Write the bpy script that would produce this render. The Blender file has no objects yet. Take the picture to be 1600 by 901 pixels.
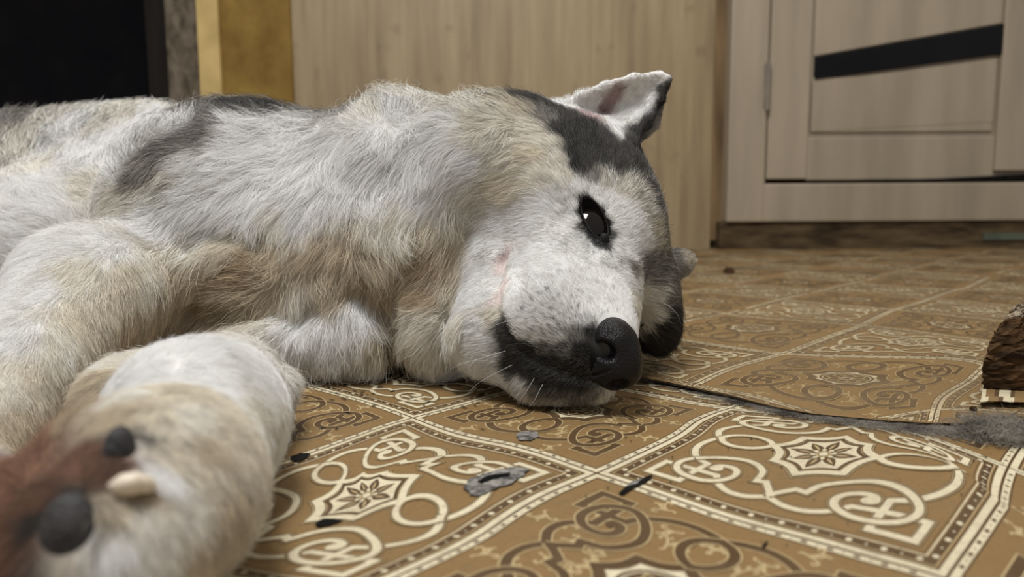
import bpy, math, random
import numpy as np
from mathutils import Matrix, Vector
from mathutils.bvhtree import BVHTree
from mathutils.kdtree import KDTree

rng = np.random.default_rng(7)
random.seed(7)
scene = bpy.context.scene
COL = scene.collection

# ------------------------------------------------------------------ camera, world, lights, exposure
TILE = 0.16                       # one lino tile, metres
FPX = 1117.5                      # focal length in pixels of the 1600 px frame
CAM_H = 0.877 * TILE
PITCH, ROLL = 0.113, -0.006
cp, sp, cr, sr = math.cos(PITCH), math.sin(PITCH), math.cos(ROLL), math.sin(ROLL)
V_R = np.array([cr, sp * sr, cp * sr]); V_U = np.array([-sr, sp * cr, cp * cr]); V_F = np.array([0, cp, -sp])
CAM = np.array([0, 0, CAM_H])

cam_data = bpy.data.cameras.new('camera')
cam = bpy.data.objects.new('camera', cam_data)
COL.objects.link(cam)
cam.matrix_world = Matrix(((V_R[0], V_U[0], -V_F[0], 0), (V_R[1], V_U[1], -V_F[1], 0),
                           (V_R[2], V_U[2], -V_F[2], CAM_H), (0, 0, 0, 1)))
cam_data.sensor_width = 36
cam_data.lens = FPX / 1600 * 36
cam_data.clip_start = 0.01
cam_data.dof.use_dof = True
cam_data.dof.focus_distance = 0.53
cam_data.dof.aperture_fstop = 6.5
scene.camera = cam

world = bpy.data.worlds.new('room_light')
scene.world = world
world.use_nodes = True
bg = world.node_tree.nodes['Background']
bg.inputs[0].default_value = (1.0, 0.975, 0.94, 1)
bg.inputs[1].default_value = 0.40


def area(name, loc, target, size, power, color):
    l = bpy.data.lights.new(name, 'AREA')
    l.shape = 'RECTANGLE'; l.size, l.size_y = size
    l.energy = power; l.color = color
    o = bpy.data.objects.new(name, l)
    COL.objects.link(o)
    o.location = loc
    o.rotation_euler = (Vector(target) - Vector(loc)).to_track_quat('-Z', 'Y').to_euler()
    return o


area('ceiling_light', (-0.35, 0.15, 2.1), (-0.1, 0.7, 0), (0.7, 0.7), 47, (1.0, 0.985, 0.965))
area('warm_area_light', (1.1, 1.3, 2.4), (0.6, 1.8, 0), (0.5, 0.5), 10, (1.0, 0.90, 0.74))  # weaker warm area lamp over the floor before the door

vs = scene.view_settings
vs.view_transform = 'Standard'; vs.look = 'None'; vs.exposure = 0.0; vs.gamma = 1.0
vs.use_curve_mapping = False

# ------------------------------------------------------------------ helpers


def at(px, py, d):
    """pixel + depth along the view axis -> world point"""
    return CAM + d * (V_F + V_R * ((px - 800) / FPX) + V_U * ((450.5 - py) / FPX))


def floor_pts(px, z=0.0):
    px = np.atleast_2d(np.array(px, float))
    D = V_F[None] + V_R[None] * ((px[:, :1] - 800) / FPX) + V_U[None] * ((450.5 - px[:, 1:2]) / FPX)
    t = (z - CAM_H) / D[:, 2:3]
    return (CAM[None] + D * t)[:, :2]


def on_plane(px, py, y):
    """point on the vertical plane world-y = y"""
    D = V_F + V_R * ((px - 800) / FPX) + V_U * ((450.5 - py) / FPX)
    return CAM + D * (y / D[1])


def mesh_obj(name, verts, faces, mats, parent=None, mi=None, smooth=False):
    me = bpy.data.meshes.new(name)
    me.from_pydata([tuple(map(float, v)) for v in verts], [], [tuple(map(int, f)) for f in faces])
    for m in (mats if isinstance(mats, (list, tuple)) else [mats]):
        me.materials.append(m)
    if mi is not None:
        me.polygons.foreach_set('material_index', np.array(mi, np.int32))
    if smooth:
        me.polygons.foreach_set('use_smooth', np.ones(len(me.polygons), bool))
    me.update()
    o = bpy.data.objects.new(name, me)
    COL.objects.link(o)
    if parent is not None:
        o.parent = parent
    return o


def tag(o, label=None, cat=None, group=None, kind=None):
    if label: o['label'] = label
    if cat: o['category'] = cat
    if group: o['group'] = group
    if kind: o['kind'] = kind
    return o


def box_mesh(name, lo, hi, mat, parent=None, bevel=0.0):
    x0, y0, z0 = lo; x1, y1, z1 = hi
    v = [(x0, y0, z0), (x1, y0, z0), (x1, y1, z0), (x0, y1, z0), (x0, y0, z1), (x1, y0, z1), (x1, y1, z1), (x0, y1, z1)]
    f = [(0, 3, 2, 1), (4, 5, 6, 7), (0, 1, 5, 4), (1, 2, 6, 5), (2, 3, 7, 6), (3, 0, 4, 7)]
    o = mesh_obj(name, v, f, mat, parent)
    if bevel:
        b = o.modifiers.new('bevel', 'BEVEL'); b.width = bevel; b.segments = 2
    return o


# ------------------------------------------------------------------ materials
def lin(r, g, b):
    f = lambda c: ((c / 255 + 0.055) / 1.055) ** 2.4 if c > 10 else c / 255 / 12.92
    return (f(r), f(g), f(b), 1)


def new_mat(name):
    m = bpy.data.materials.new(name)
    m.use_nodes = True
    nt = m.node_tree
    return m, nt, nt.nodes, nt.links, nt.nodes['Principled BSDF']


def noise_mat(name, c1, c2, scale=(8, 8, 8), detail=4, rough=0.5, bump=0.0, bump_scale=None, pos=(0.35, 0.65), spec=0.5, coords='Object'):
    m, nt, N, L, p = new_mat(name)
    tc = N.new('ShaderNodeTexCoord'); mp = N.new('ShaderNodeMapping')
    mp.inputs['Scale'].default_value = scale
    L.new(tc.outputs[coords], mp.inputs[0])
    n = N.new('ShaderNodeTexNoise'); n.inputs['Scale'].default_value = 1.0; n.inputs['Detail'].default_value = detail
    L.new(mp.outputs[0], n.inputs['Vector'])
    r = N.new('ShaderNodeValToRGB')
    r.color_ramp.elements[0].position, r.color_ramp.elements[1].position = pos
    r.color_ramp.elements[0].color = c1; r.color_ramp.elements[1].color = c2
    L.new(n.outputs['Fac'], r.inputs[0]); L.new(r.outputs[0], p.inputs['Base Color'])
    p.inputs['Roughness'].default_value = rough
    p.inputs['Specular IOR Level'].default_value = spec
    if bump:
        n2 = N.new('ShaderNodeTexNoise'); n2.inputs['Scale'].default_value = bump_scale or 60; n2.inputs['Detail'].default_value = 5
        L.new(tc.outputs[coords], n2.inputs['Vector'])
        b = N.new('ShaderNodeBump'); b.inputs['Strength'].default_value = bump; b.inputs['Distance'].default_value = 0.002
        L.new(n2.outputs['Fac'], b.inputs['Height']); L.new(b.outputs[0], p.inputs['Normal'])
    return m


def lino_mat(name, col, dirt=0.35):
    """vinyl floor colour with worn specks, dust and a soft satin sheen"""
    m, nt, N, L, p = new_mat(name)
    tc = N.new('ShaderNodeTexCoord')
    big = N.new('ShaderNodeTexNoise'); big.inputs['Scale'].default_value = 9; big.inputs['Detail'].default_value = 6
    sm = N.new('ShaderNodeTexNoise'); sm.inputs['Scale'].default_value = 420; sm.inputs['Detail'].default_value = 3
    mid = N.new('ShaderNodeTexNoise'); mid.inputs['Scale'].default_value = 70; mid.inputs['Detail'].default_value = 8
    for n in (big, sm, mid): L.new(tc.outputs['Object'], n.inputs['Vector'])

    def ramp(n, a, b, lo, hi):
        r = N.new('ShaderNodeMapRange'); r.inputs['From Min'].default_value = a; r.inputs['From Max'].default_value = b
        r.inputs['To Min'].default_value = lo; r.inputs['To Max'].default_value = hi
        L.new(n.outputs['Fac'], r.inputs['Value']); return r.outputs[0]
    f1 = ramp(big, 0.35, 0.7, 0.0, dirt * 0.9)
    f2 = ramp(sm, 0.50, 0.75, 0.0, dirt * 0.9)
    f3 = ramp(mid, 0.52, 0.72, 0.0, dirt)
    mx = None
    cur = None
    for f, dc in ((f1, lin(122, 104, 78)), (f2, lin(84, 68, 46)), (f3, lin(104, 86, 60))):
        x = N.new('ShaderNodeMix'); x.data_type = 'RGBA'
        L.new(f, x.inputs[0])
        if cur is None: x.inputs[6].default_value = col
        else: L.new(cur, x.inputs[6])
        x.inputs[7].default_value = dc
        cur = x.outputs[2]
    L.new(cur, p.inputs['Base Color'])
    rr = ramp(mid, 0.3, 0.7, 0.36, 0.62); L.new(rr, p.inputs['Roughness'])
    p.inputs['Specular IOR Level'].default_value = 0.35
    b = N.new('ShaderNodeBump'); b.inputs['Strength'].default_value = 0.35; b.inputs['Distance'].default_value = 0.0006
    L.new(sm.outputs['Fac'], b.inputs['Height']); L.new(b.outputs[0], p.inputs['Normal'])
    return m


M_TAN = lino_mat('lino_tan', lin(130, 103, 64))
M_BROWN = lino_mat('lino_brown', lin(76, 55, 33), 0.3)
M_CREAM = lino_mat('lino_cream', lin(214, 204, 174), 0.3)
M_OCHRE = lino_mat('lino_ochre', lin(184, 164, 122), 0.3)
M_TEAR = noise_mat('torn_backing', lin(70, 68, 66), lin(150, 146, 140), (260, 260, 260), 6, 0.95, 0.9, 500, spec=0.1)
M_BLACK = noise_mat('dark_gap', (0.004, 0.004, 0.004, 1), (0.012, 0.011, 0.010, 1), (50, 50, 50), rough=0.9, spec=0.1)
M_UNDER = noise_mat('lino_edge_backing', lin(60, 52, 44), lin(104, 92, 76), (200, 200, 200), 5, 0.9, spec=0.1)

# ------------------------------------------------------------------ floor: two vinyl sheets with the printed tile pattern
TH, OX, OY, FX, FY, DTH = -0.741, 0.287, 2.261, 1.762, 4.392, -0.022


def grid_to_world(ab, t, x0, y0):
    a, b = ab[:, 0], ab[:, 1]
    return np.stack([x0 + a * np.cos(t) - b * np.sin(t), y0 + a * np.sin(t) + b * np.cos(t)], 1)


def world_to_grid(w, t, x0, y0):
    w = w - [x0, y0]
    return np.stack([w[:, 0] * np.cos(t) + w[:, 1] * np.sin(t), -w[:, 0] * np.sin(t) + w[:, 1] * np.cos(t)], 1)


s_ = 440 / 1519
NEAR = [((0, 0), (932, 741)), ((-1, 0), (645, 654)), ((1, 0), (1478, 906)), ((.5, .5), (1287, 710)), ((-.5, -.5), (575, 773)), ((-.5, .5), (905, 638))]
NEAR += [((.5 + u, .5 + v), (1120 + x * s_, 640 + y * s_)) for (u, v), (x, y) in
         [((.185, 0), (875, 265)), ((.36, 0), (1290, 305)), ((0, -.18), (420, 335)), ((.12, -.12), (680, 345)), ((-.12, -.12), (310, 265)),
          ((-.12, .12), (470, 155)), ((0, .18), (705, 150)), ((.12, .12), (820, 190)), ((-.36, 0), (30, 150)), ((0, -.33), (280, 455)), ((0, .33), (730, 88))]]
s_ = 370 / 1277
NEAR += [((-.5 + u, -.5 + v), (330 + x * s_, 640 + y * s_)) for (u, v), (x, y) in
         [((0, -.33), (195, 712)), ((.36, 0), (1215, 600)), ((-.185, 0), (700, 375)), ((0, .18), (905, 335)), ((.12, .12), (1115, 345)), ((0, .32), (1210, 265))]]
NEAR_A = [(0, (1090, 658)), (0, (1171, 630)), (0, (757, 833)), (0, (625, 899)), (-1, (770, 618)), (-1, (430, 724)), (1, (1560, 788))]
NEAR_B = [(0, (1120, 802)), (0, (1245, 837)), (0, (1363, 873)), (0, (462, 597)), (0, (785, 693))]
FAR = [((0, 0), (1224, 551)), ((.5, -.5), (1323, 590)), ((0, 1), (1347, 507)), ((-1, 1), (1137, 488)), ((-1, 2), (1220, 467)), ((-.5, .5), (1177, 511))]
FAR += [((0, -1), (1080, 604)), ((.6, -1), (1320, 658))]
FAR += [((.5 + u, -.5 + v), (1080 + .3 * x, 530 + .3 * y)) for (u, v), (x, y) in
        [((0, -.275), (690, 265)), ((0, .275), (900, 135)), ((0, -.36), (625, 300)), ((.26, -.26), (1000, 297)), ((-.26, -.26), (400, 207)), ((.26, .26), (1250, 150)), ((-.26, .26), (600, 122))]]
FAR_A = [(0, (1542, 436)), (0, (1088, 598)), (1, (1460, 645)), (1, (1530, 577))]
FAR_B = [(0, (1061, 527)), (0, (1530, 563)), (1, (1143, 490)), (1, (1542, 530))]


def tps_fit(c, val, lam=5e-3):
    n = len(c); d = np.linalg.norm(c[:, None] - c[None], axis=2); K = d * d * np.log(d + 1e-9)
    A = np.zeros((n + 3, n + 3)); A[:n, :n] = K + lam * np.eye(n); A[:n, n] = 1; A[:n, n + 1:] = c; A[n:, :n] = A[:n, n:].T
    b = np.zeros((n + 3, 2)); b[:n] = val
    return np.linalg.solve(A, b)


def sheet_map(pts, LA, LB, t, x0, y0, anchors, zs=0.0):
    c = [p[0] for p in pts]; w = [floor_pts(p[1], zs)[0] / TILE for p in pts]
    for Ls, k in ((LA, 0), (LB, 1)):
        for val, px in Ls:
            wp = floor_pts(px, zs)[0] / TILE
            g = world_to_grid(wp[None], t, x0, y0)[0]; g[k] = val
            c.append(g); w.append(wp)
    c = np.array(c, float); w = np.array(w)
    off = w - grid_to_world(c, t, x0, y0)
    c = np.vstack([c, anchors]); off = np.vstack([off, np.zeros((len(anchors), 2))])
    W = tps_fit(c, off)

    def f(ab):
        ab = np.asarray(ab, float)
        d = np.linalg.norm(ab[:, None] - c[None], axis=2); K = d * d * np.log(d + 1e-9)
        o = K @ W[:-3] + W[-3] + ab @ W[-2:]
        far = np.clip((np.linalg.norm(ab - [0, 0], axis=1) - 4) / 3, 0, 1)[:, None]
        return (grid_to_world(ab, t, x0, y0) + o * (1 - far)) * TILE
    return f


near_map = sheet_map(NEAR, NEAR_A, NEAR_B, TH, OX, OY, [(-4, -1), (-4, 3), (3, -3), (0, -3), (4, 3)])
far_map = sheet_map(FAR, FAR_A, FAR_B, TH + DTH, FX, FY, [(-4, -1), (-4, 3), (4, -2), (5, 5), (0, 6), (-3, 5)], 0.0038)

# the seam between the sheets (world xy, left to right)
seam_px = [(1000, 591), (1040, 598), (1090, 608), (1150, 620), (1210, 634), (1270, 644), (1330, 650), (1390, 655), (1450, 660), (1500, 663), (1560, 661), (1600, 656)]
SEAM = floor_pts(seam_px, 0.004)
SEAM = np.vstack([[SEAM[0] + (SEAM[0] - SEAM[2]) * 20], SEAM, [SEAM[-1] + (0.6, -0.02)]])


def seam_y(x):
    return np.interp(x, SEAM[:, 0], SEAM[:, 1])


def near_z(x, y):
    return 0.0011 * np.sin(x * 27 + 1.0) * np.sin(y * 21 + 0.4) + 0.00025 * np.sin(x * 57 + y * 41)


def far_z(x, y):
    e = y - seam_y(x)
    lift = 0.0012 * np.exp(-np.clip(e, 0, 9) / 0.02) * (1 + 0.5 * np.sin(x * 21))
    return 0.0030 + lift + 0.0010 * np.sin(x * 17 + 2) * np.sin(y * 19)


# --- ribbon design of one tile: quarter curves, mirrored four ways (u, v from the tile centre)
def catmull(P, n=6, sharp=()):
    P = np.array(P, float); out = []
    for i in range(len(P) - 1):
        p1, p2 = P[i], P[i + 1]
        p0 = P[i - 1] if i > 0 and i not in sharp else p1 - (p2 - p1) * 1.0
        p3 = P[i + 2] if i + 2 < len(P) and (i + 1) not in sharp else p2 + (p2 - p1)
        if i in sharp and (i + 1) in sharp:
            out.append(p1); continue
        for k in range(n):
            t = k / n
            out.append(.5 * ((2 * p1) + (-p0 + p2) * t + (2 * p0 - 5 * p1 + 4 * p2 - p3) * t * t + (-p0 + 3 * p1 - 3 * p2 + p3) * t ** 3))
    out.append(P[-1])
    return np.array(out)


C_RING = catmull([(.178, .008), (.205, -.035), (.25, -.062), (.30, -.064), (.34, -.040), (.366, .008)])
C_OUT = catmull([(.358, .012), (.384, -.045), (.391, -.11), (.372, -.172), (.33, -.222), (.279, -.245), (.279, -.392), (.392, -.392), (.392, -.300), (.355, -.300), (.205, -.302), (.178, -.338), (.126, -.368), (.068, -.370), (.017, -.348), (-.006, -.330)],
                sharp=(5, 6, 7, 8, 9, 10))
C_KNOT = catmull([(-.006, -.336), (.014, -.306), (.049, -.264), (.079, -.272), (.099, -.210), (.154, -.170), (.215, -.160), (.286, -.186), (.34, -.232), (.357, -.278), (.336, -.325), (.292, -.351), (.226, -.354), (.176, -.325), (.158, -.283), (.170, -.247), (.203, -.230), (.238, -.238), (.248, -.262), (.230, -.272)],
                 sharp=(2, 3))
star = []
for k in range(8):
    a0 = math.radians(45 * k); a1 = math.radians(45 * k + 45)
    r0 = .178 if k % 2 == 0 else .168; r1 = .168 if k % 2 == 0 else .178
    p0 = np.array([math.cos(a0), math.sin(a0)]) * r0; p1 = np.array([math.cos(a1), math.sin(a1)]) * r1
    for j in range(5):
        t = j / 5; q = p0 * (1 - t) + p1 * t
        star.append(q * (1 - .10 * 4 * t * (1 - t)))
STAR = np.array(star + [star[0]])


class Strips:
    def __init__(s): s.v = []; s.f = []; s.m = []; s.l = []; s.n = 0

    def ribbon(s, P, w, m, layer, taper=None, offset=0.0):
        P = np.array(P, float)
        Q = [P[:1]]
        for a_, b_ in zip(P[:-1], P[1:]):
            k_ = max(1, int(np.ceil(np.linalg.norm(b_ - a_) / .028)))
            Q.append(a_ + (b_ - a_) * (np.arange(1, k_ + 1) / k_)[:, None])
        P = np.vstack(Q)
        sg = np.diff(P, axis=0); sg /= np.linalg.norm(sg, axis=1)[:, None] + 1e-9
        T = np.vstack([sg[:1], sg[:-1] + sg[1:], sg[-1:]]); T /= np.linalg.norm(T, axis=1)[:, None] + 1e-9
        Nn = np.stack([-T[:, 1], T[:, 0]], 1)
        # mitre at corners
        seg = np.diff(P, axis=0); seg /= np.linalg.norm(seg, axis=1)[:, None] + 1e-9
        mit = np.ones(len(P))
        c = np.clip((seg[:-1] * seg[1:]).sum(1), -1, 1)
        mit[1:-1] = 1 / np.maximum(np.sqrt((1 + c) / 2), .6)
        ww = w * .5 * mit
        if taper is not None: ww = ww * np.interp(np.linspace(0, 1, len(P)), [0, .5, 1], taper)
        A = P + Nn * (ww + offset)[:, None]; B = P - Nn * (ww - offset)[:, None]
        base = s.n
        s.v.append(np.vstack([A, B])); n = len(P); s.n += 2 * n
        for i in range(n - 1):
            s.f.append((base + i, base + n + i, base + n + i + 1, base + i + 1)); s.m.append(m)
        s.l += [layer] * (2 * n)

    def poly(s, P, m, layer, c=None):
        P = np.array(P, float)
        if c is None: c = P.mean(0)
        base = s.n; n = len(P); c = np.array(c, float)
        rings = max(1, int(np.ceil(np.linalg.norm(P - c, axis=1).max() / .035)))
        R_ = [c + (P - c) * (1 - k / rings) for k in range(rings)]
        s.v.append(np.vstack(R_ + [[c]])); s.n += n * rings + 1
        for k in range(rings - 1):
            for i in range(n): s.f.append((base + k * n + i, base + k * n + (i + 1) % n, base + (k + 1) * n + (i + 1) % n, base + (k + 1) * n + i)); s.m.append(m)
        q_ = base + (rings - 1) * n
        for i in range(n): s.f.append((q_ + i, q_ + (i + 1) % n, base + n * rings)); s.m.append(m)
        s.l += [layer] * (n * rings + 1)

    def arrays(s): return np.vstack(s.v), s.f, s.m, np.array(s.l)


TAN, BRN, CRM, OCH, TEAR, BLK, UND = range(7)


def circle(c, rx, ry=None, n=10, a=0):
    ry = ry or rx
    t = np.linspace(0, 2 * math.pi, n, endpoint=False)
    x, y = np.cos(t) * rx, np.sin(t) * ry
    return np.stack([c[0] + x * math.cos(a) - y * math.sin(a), c[1] + x * math.sin(a) + y * math.cos(a)], 1)


def leafy(c, ang, s, mir=1):
    """small scroll sprig: three curling stems and leaf dabs"""
    out = []
    for pts in ([(0, 0), (.3, .1), (.6, .35), (.7, .7), (.45, .8), (.4, .6)], [(0, 0), (.5, -.05), (.9, .15), (1.1, 0)],
                [(0, 0), (.3, -.25), (.55, -.6), (.35, -.8), (.2, -.6)], [(.35, .1), (.55, .0), (.8, .35)], [(0, 0), (-.3, .2), (-.5, .1)]):
        q = catmull(pts, 3) * [1, mir] * s
        out.append(np.stack([c[0] + q[:, 0] * math.cos(ang) - q[:, 1] * math.sin(ang), c[1] + q[:, 0] * math.sin(ang) + q[:, 1] * math.cos(ang)], 1))
    return out


def petal(c, ang, r0, r1, w):
    t = np.linspace(0, 1, 6)
    x = np.concatenate([r0 + (r1 - r0) * t, r0 + (r1 - r0) * t[::-1][1:-1]])
    prof = np.sin(np.pi * t ** .8) * w * .5
    y = np.concatenate([prof, -prof[::-1][1:-1]])
    return np.stack([c[0] + x * math.cos(ang) - y * math.sin(ang), c[1] + x * math.sin(ang) + y * math.cos(ang)], 1)


MIRRORS = ((1, 1), (-1, 1), (1, -1), (-1, -1))


def border(S, light):
    """double cream line on the shared edge; a dotted brown band on the light tiles"""
    for k in range(4):
        def R(P):
            P = np.array(P, float); a = k * math.pi / 2
            return P @ np.array([[math.cos(a), math.sin(a)], [-math.sin(a), math.cos(a)]])
        line = lambda d, e: R(np.stack([np.linspace(-.5 + d - e, .5 - d + e, 24), np.full(24, -.5 + d)], 1))
        S.ribbon(line(.001, 0), .004, BRN, 3)
        S.ribbon(line(.0135, .008), .019, CRM, 1)
        S.ribbon(line(.0265, .001), .004, BRN, 2)
        if light:
            S.ribbon(line(.047, .010), .026, BRN, 1)
            S.ribbon(line(.034, .001), .003, OCH, 2)
            S.ribbon(line(.0655, .001), .004, CRM, 2)
            S.ribbon(line(.074, .001), .002, BRN, 2)
            for j in range(11):
                x = -.425 + .85 * j / 10
                S.poly(R(circle((x, -.5 + .047), .0085, n=8)), CRM, 2)
                if j < 10: S.poly(R(circle((x + .0425, -.5 + .047), .0035, n=6)), CRM, 2)
        else:
            for j in range(14):
                x = -.43 + .86 * j / 13
                S.poly(R([(x - .008, -.4915), (x + .008, -.4915), (x + .008, -.4815), (x - .008, -.4815)]), BRN, 2)
                if j < 13: S.poly(R(circle((x + .033, -.5 + .0135), .003, n=6)), BRN, 2)


def tile_design(light, detail=True):
    S = Strips()
    border(S, light)
    rot = (lambda P: P) if light else (lambda P: np.array(P)[:, ::-1])
    for mx, my in MIRRORS:
        f = lambda P: rot(np.array(P) * [mx, my])
        sh = .004 * mx * my
        for lay, C in ((4, C_OUT), (7, C_KNOT), (10, C_RING)):
            if light:
                S.ribbon(f(C), .038, BRN, lay)
                S.ribbon(f(C), .033, OCH, lay + .6)
                S.ribbon(f(C), .029, BRN, lay + 1.2)
                S.ribbon(f(C), .021, CRM, lay + 1.8)
            else:
                S.ribbon(f(C), .037, OCH, lay)
                S.ribbon(f(C), .028, BRN, lay + 1)
        # spiral end blob
        S.poly(f(circle((.232, -.262), .019, n=10)), CRM if light else BRN, 9.5)
        if not light and detail:
            for c, a, s, mi in (((.10, -.09 - .14), 2.2, .05, 1), ((.24, -.10), .4, .06, 1), ((.20, -.02 - .01), 1.2, .0, 1), ((.06, -.30), .9, .045, -1),
                                ((.30, .0), .2, .04, 1), ((.27, -.30), -1.2, .035, 1), ((.43, -.20), -1.3, .05, 1), ((.16, -.43), 3.0, .05, 1),
                                ((.33, -.12), -2.4, .05, -1), ((.13, -.35), .2, .035, 1), ((.04, -.22), 1.9, .045, 1)):
                if s == 0: continue
                for st in leafy(c, a, s, mi): S.ribbon(f(st), .0075, OCH, 2.5)
    if light:
        S.ribbon(rot(STAR), .046, BRN, 3.2)
        S.ribbon(rot(STAR), .040, OCH, 3.6)
        S.ribbon(rot(STAR), .034, BRN, 4.4)
        S.ribbon(rot(STAR), .027, CRM, 12.6)
        S.poly(STAR[:-1] * .86, BRN, 5)
        S.poly(STAR[:-1] * .76, CRM, 6)
        for k in range(8):
            a = math.radians(45 * k)
            S.poly(petal((0, 0), a, .02, .122 if k % 2 == 0 else .108, .040), BRN, 7)
            S.poly(petal((0, 0), a, .040, .095, .009), OCH, 8)
        for k in range(8):
            a = math.radians(45 * k + 22)
            S.poly(circle((math.cos(a) * .036, math.sin(a) * .036), .0085, n=8), CRM, 9)
        S.poly(circle((0, 0), .026, n=14), OCH, 9.5); S.poly(circle((0, 0), .020, n=14), BRN, 10); S.poly(circle((0, 0), .016, n=12), CRM, 10.5)
    else:
        S.ribbon(rot(STAR * 1.0), .040, OCH, 3.2)
        S.ribbon(rot(STAR * 1.0), .031, BRN, 3.8)
        S.poly(STAR[:-1] * .88, BRN, 5)
        S.poly(STAR[:-1] * .84, CRM, 6)
        S.poly(circle((0, 0), .112, n=28), BRN, 7)
        S.ribbon(circle((0, 0), .098, n=29)[list(range(29)) + [0]], .005, CRM, 7.6)
        for k in range(8):
            a = math.radians(45 * k)
            q = petal((0, 0), a, .028, .088, .045)
            S.ribbon(np.vstack([q, q[:1]]), .006, OCH, 8)
            S.poly(circle((math.cos(a + .39) * .07, math.sin(a + .39) * .07), .006, n=6), OCH, 8)
        S.ribbon(circle((0, 0), .022, n=13)[list(range(13)) + [0]], .007, CRM, 8.6)
    return S.arrays()


D_LIGHT, D_BROWN, D_BROWN_FAR = tile_design(True), tile_design(False), tile_design(False, False)
LAYER = 0.000035


def build_sheet(name, fmap, zf, ii, jj, keep_tile, base_v, base_f, base_m, keep_vert, extra=None, mats=None):
    V = [base_v]; F = list(base_f); Mi = list(base_m); n = len(base_v)
    for i in ii:
        for j in jj:
            c = fmap(np.array([[i + .5, j + .5]]))[0]
            if not keep_tile(c): continue
            d = D_LIGHT if (i + j) % 2 == 0 else (D_BROWN if c[1] < 1.0 else D_BROWN_FAR)
            pv, pf, pm, pl = d
            w = fmap(pv + [i + .5, j + .5])
            k = keep_vert(w)
            z = zf(w[:, 0], w[:, 1]) + LAYER * (1 + pl)
            V.append(np.column_stack([w, z]))
            for f, m in zip(pf, pm):
                if all(k[q] for q in f):
                    F.append(tuple(q + n for q in f)); Mi.append(m)
            n += len(w)
    if extra:
        ev, ef, em = extra(n)
        if len(ev): V.append(ev); F += ef; Mi += em
    o = mesh_obj(name, np.vstack(V), F, mats or [M_TAN, M_BROWN, M_CREAM, M_OCHRE, M_TEAR, M_BLACK, M_UNDER], None, Mi)
    return tag(o, kind='structure')


# near sheet base
WALL_Y = 2.33
xs = np.arange(-1.5, 1.51, 0.012); ts = np.linspace(0, 1, 90)
gx, gt = np.meshgrid(xs, ts, indexing='ij')
gy = -0.45 + (seam_y(gx) + 0.05 + 0.45) * gt
nbv = np.column_stack([gx.ravel(), gy.ravel(), near_z(gx, gy).ravel()])
nt_ = len(ts)
nbf = [(i * nt_ + j, (i + 1) * nt_ + j, (i + 1) * nt_ + j + 1, i * nt_ + j + 1) for i in range(len(xs) - 1) for j in range(nt_ - 1)]


def tears(n0):
    """torn spots in the vinyl: grey fuzzy backing with a dark slit"""
    vs_, fs, ms = [], [], []
    r = random.Random(3)

    def blob(P, m, h):
        nonlocal n0
        w = floor_pts(P)
        z = near_z(w[:, 0], w[:, 1]) + h
        c = w.mean(0)
        vs_.append(np.column_stack([np.vstack([w, [c]]), np.append(z, near_z(c[0], c[1]) + h)]))
        k = len(w)
        for i in range(k): fs.append((n0 + i, n0 + (i + 1) % k, n0 + k)); ms.append(m)
        n0 += k + 1

    def jag(P, a, sub=4):
        out = []
        for i in range(len(P)):
            p, q = P[i], P[(i + 1) % len(P)]
            for k in range(sub):
                t = k / sub
                out.append((p[0] + (q[0] - p[0]) * t + r.uniform(-a, a), p[1] + (q[1] - p[1]) * t + r.uniform(-a, a) * .6))
        return out
    blob(jag([(724, 766), (734, 752), (762, 742), (800, 735), (829, 736), (818, 748), (800, 760), (775, 767), (752, 778), (735, 777)], 1.8), TEAR, .0010)
    blob(jag([(745, 757), (765, 748), (797, 744), (796, 749), (770, 755), (752, 761)], 1.0), BLK, .0012)
    blob(jag([(806, 681), (815, 675), (838, 676), (843, 683), (828, 690), (810, 689)], 1.2), TEAR, .0010)
    blob(jag([(966, 775), (985, 757), (1018, 744), (1020, 748), (1000, 760), (972, 777)], 1.0), BLK, .0010)
    blob(jag([(975, 765), (990, 755), (1008, 749), (995, 759)], .7), TEAR, .0012)
    blob(jag([(452, 716), (470, 709), (486, 708), (480, 715), (462, 722)], 1.5), BLK, .0010)
    blob(jag([(490, 821), (505, 812), (537, 812), (528, 818), (500, 825)], 1.2), BLK, .0010)
    blob(jag([(1190, 856), (1198, 846), (1200, 848), (1194, 858)], .5), BLK, .0010)
    for _ in range(46):                                            # chewed scratches beside the dog
        x = r.uniform(460, 760); y = r.uniform(592, 640) if r.random() < .75 else r.uniform(640, 860)
        a = r.uniform(-.5, .5); l = r.uniform(5, 18)
        dx, dy = math.cos(a) * l, math.sin(a) * l * .6
        blob([(x, y), (x + dx * .5, y + dy * .5 - .7), (x + dx, y + dy), (x + dx * .5, y + dy * .5 + .7)], BLK, .0009)
    for _ in range(60):
        x = r.uniform(900, 1590); y = r.uniform(680, 895); s = r.uniform(.5, 1.6)
        blob([(x - s * 1.4, y), (x, y - s * .7), (x + s * 1.4, y), (x, y + s * .7)], BLK, .0009)
    return np.vstack(vs_), fs, ms


near_floor = build_sheet('floor', near_map, near_z, range(-5, 5), range(-4, 6),
                         lambda c: -1.2 < c[0] < 1.2 and c[1] > 0.08 and c[1] < seam_y(c[0]) + .12,
                         nbv, nbf, [TAN] * len(nbf),
                         lambda w: (w[:, 1] < seam_y(w[:, 0]) + .045) & (w[:, 1] > -.4), tears)

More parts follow.
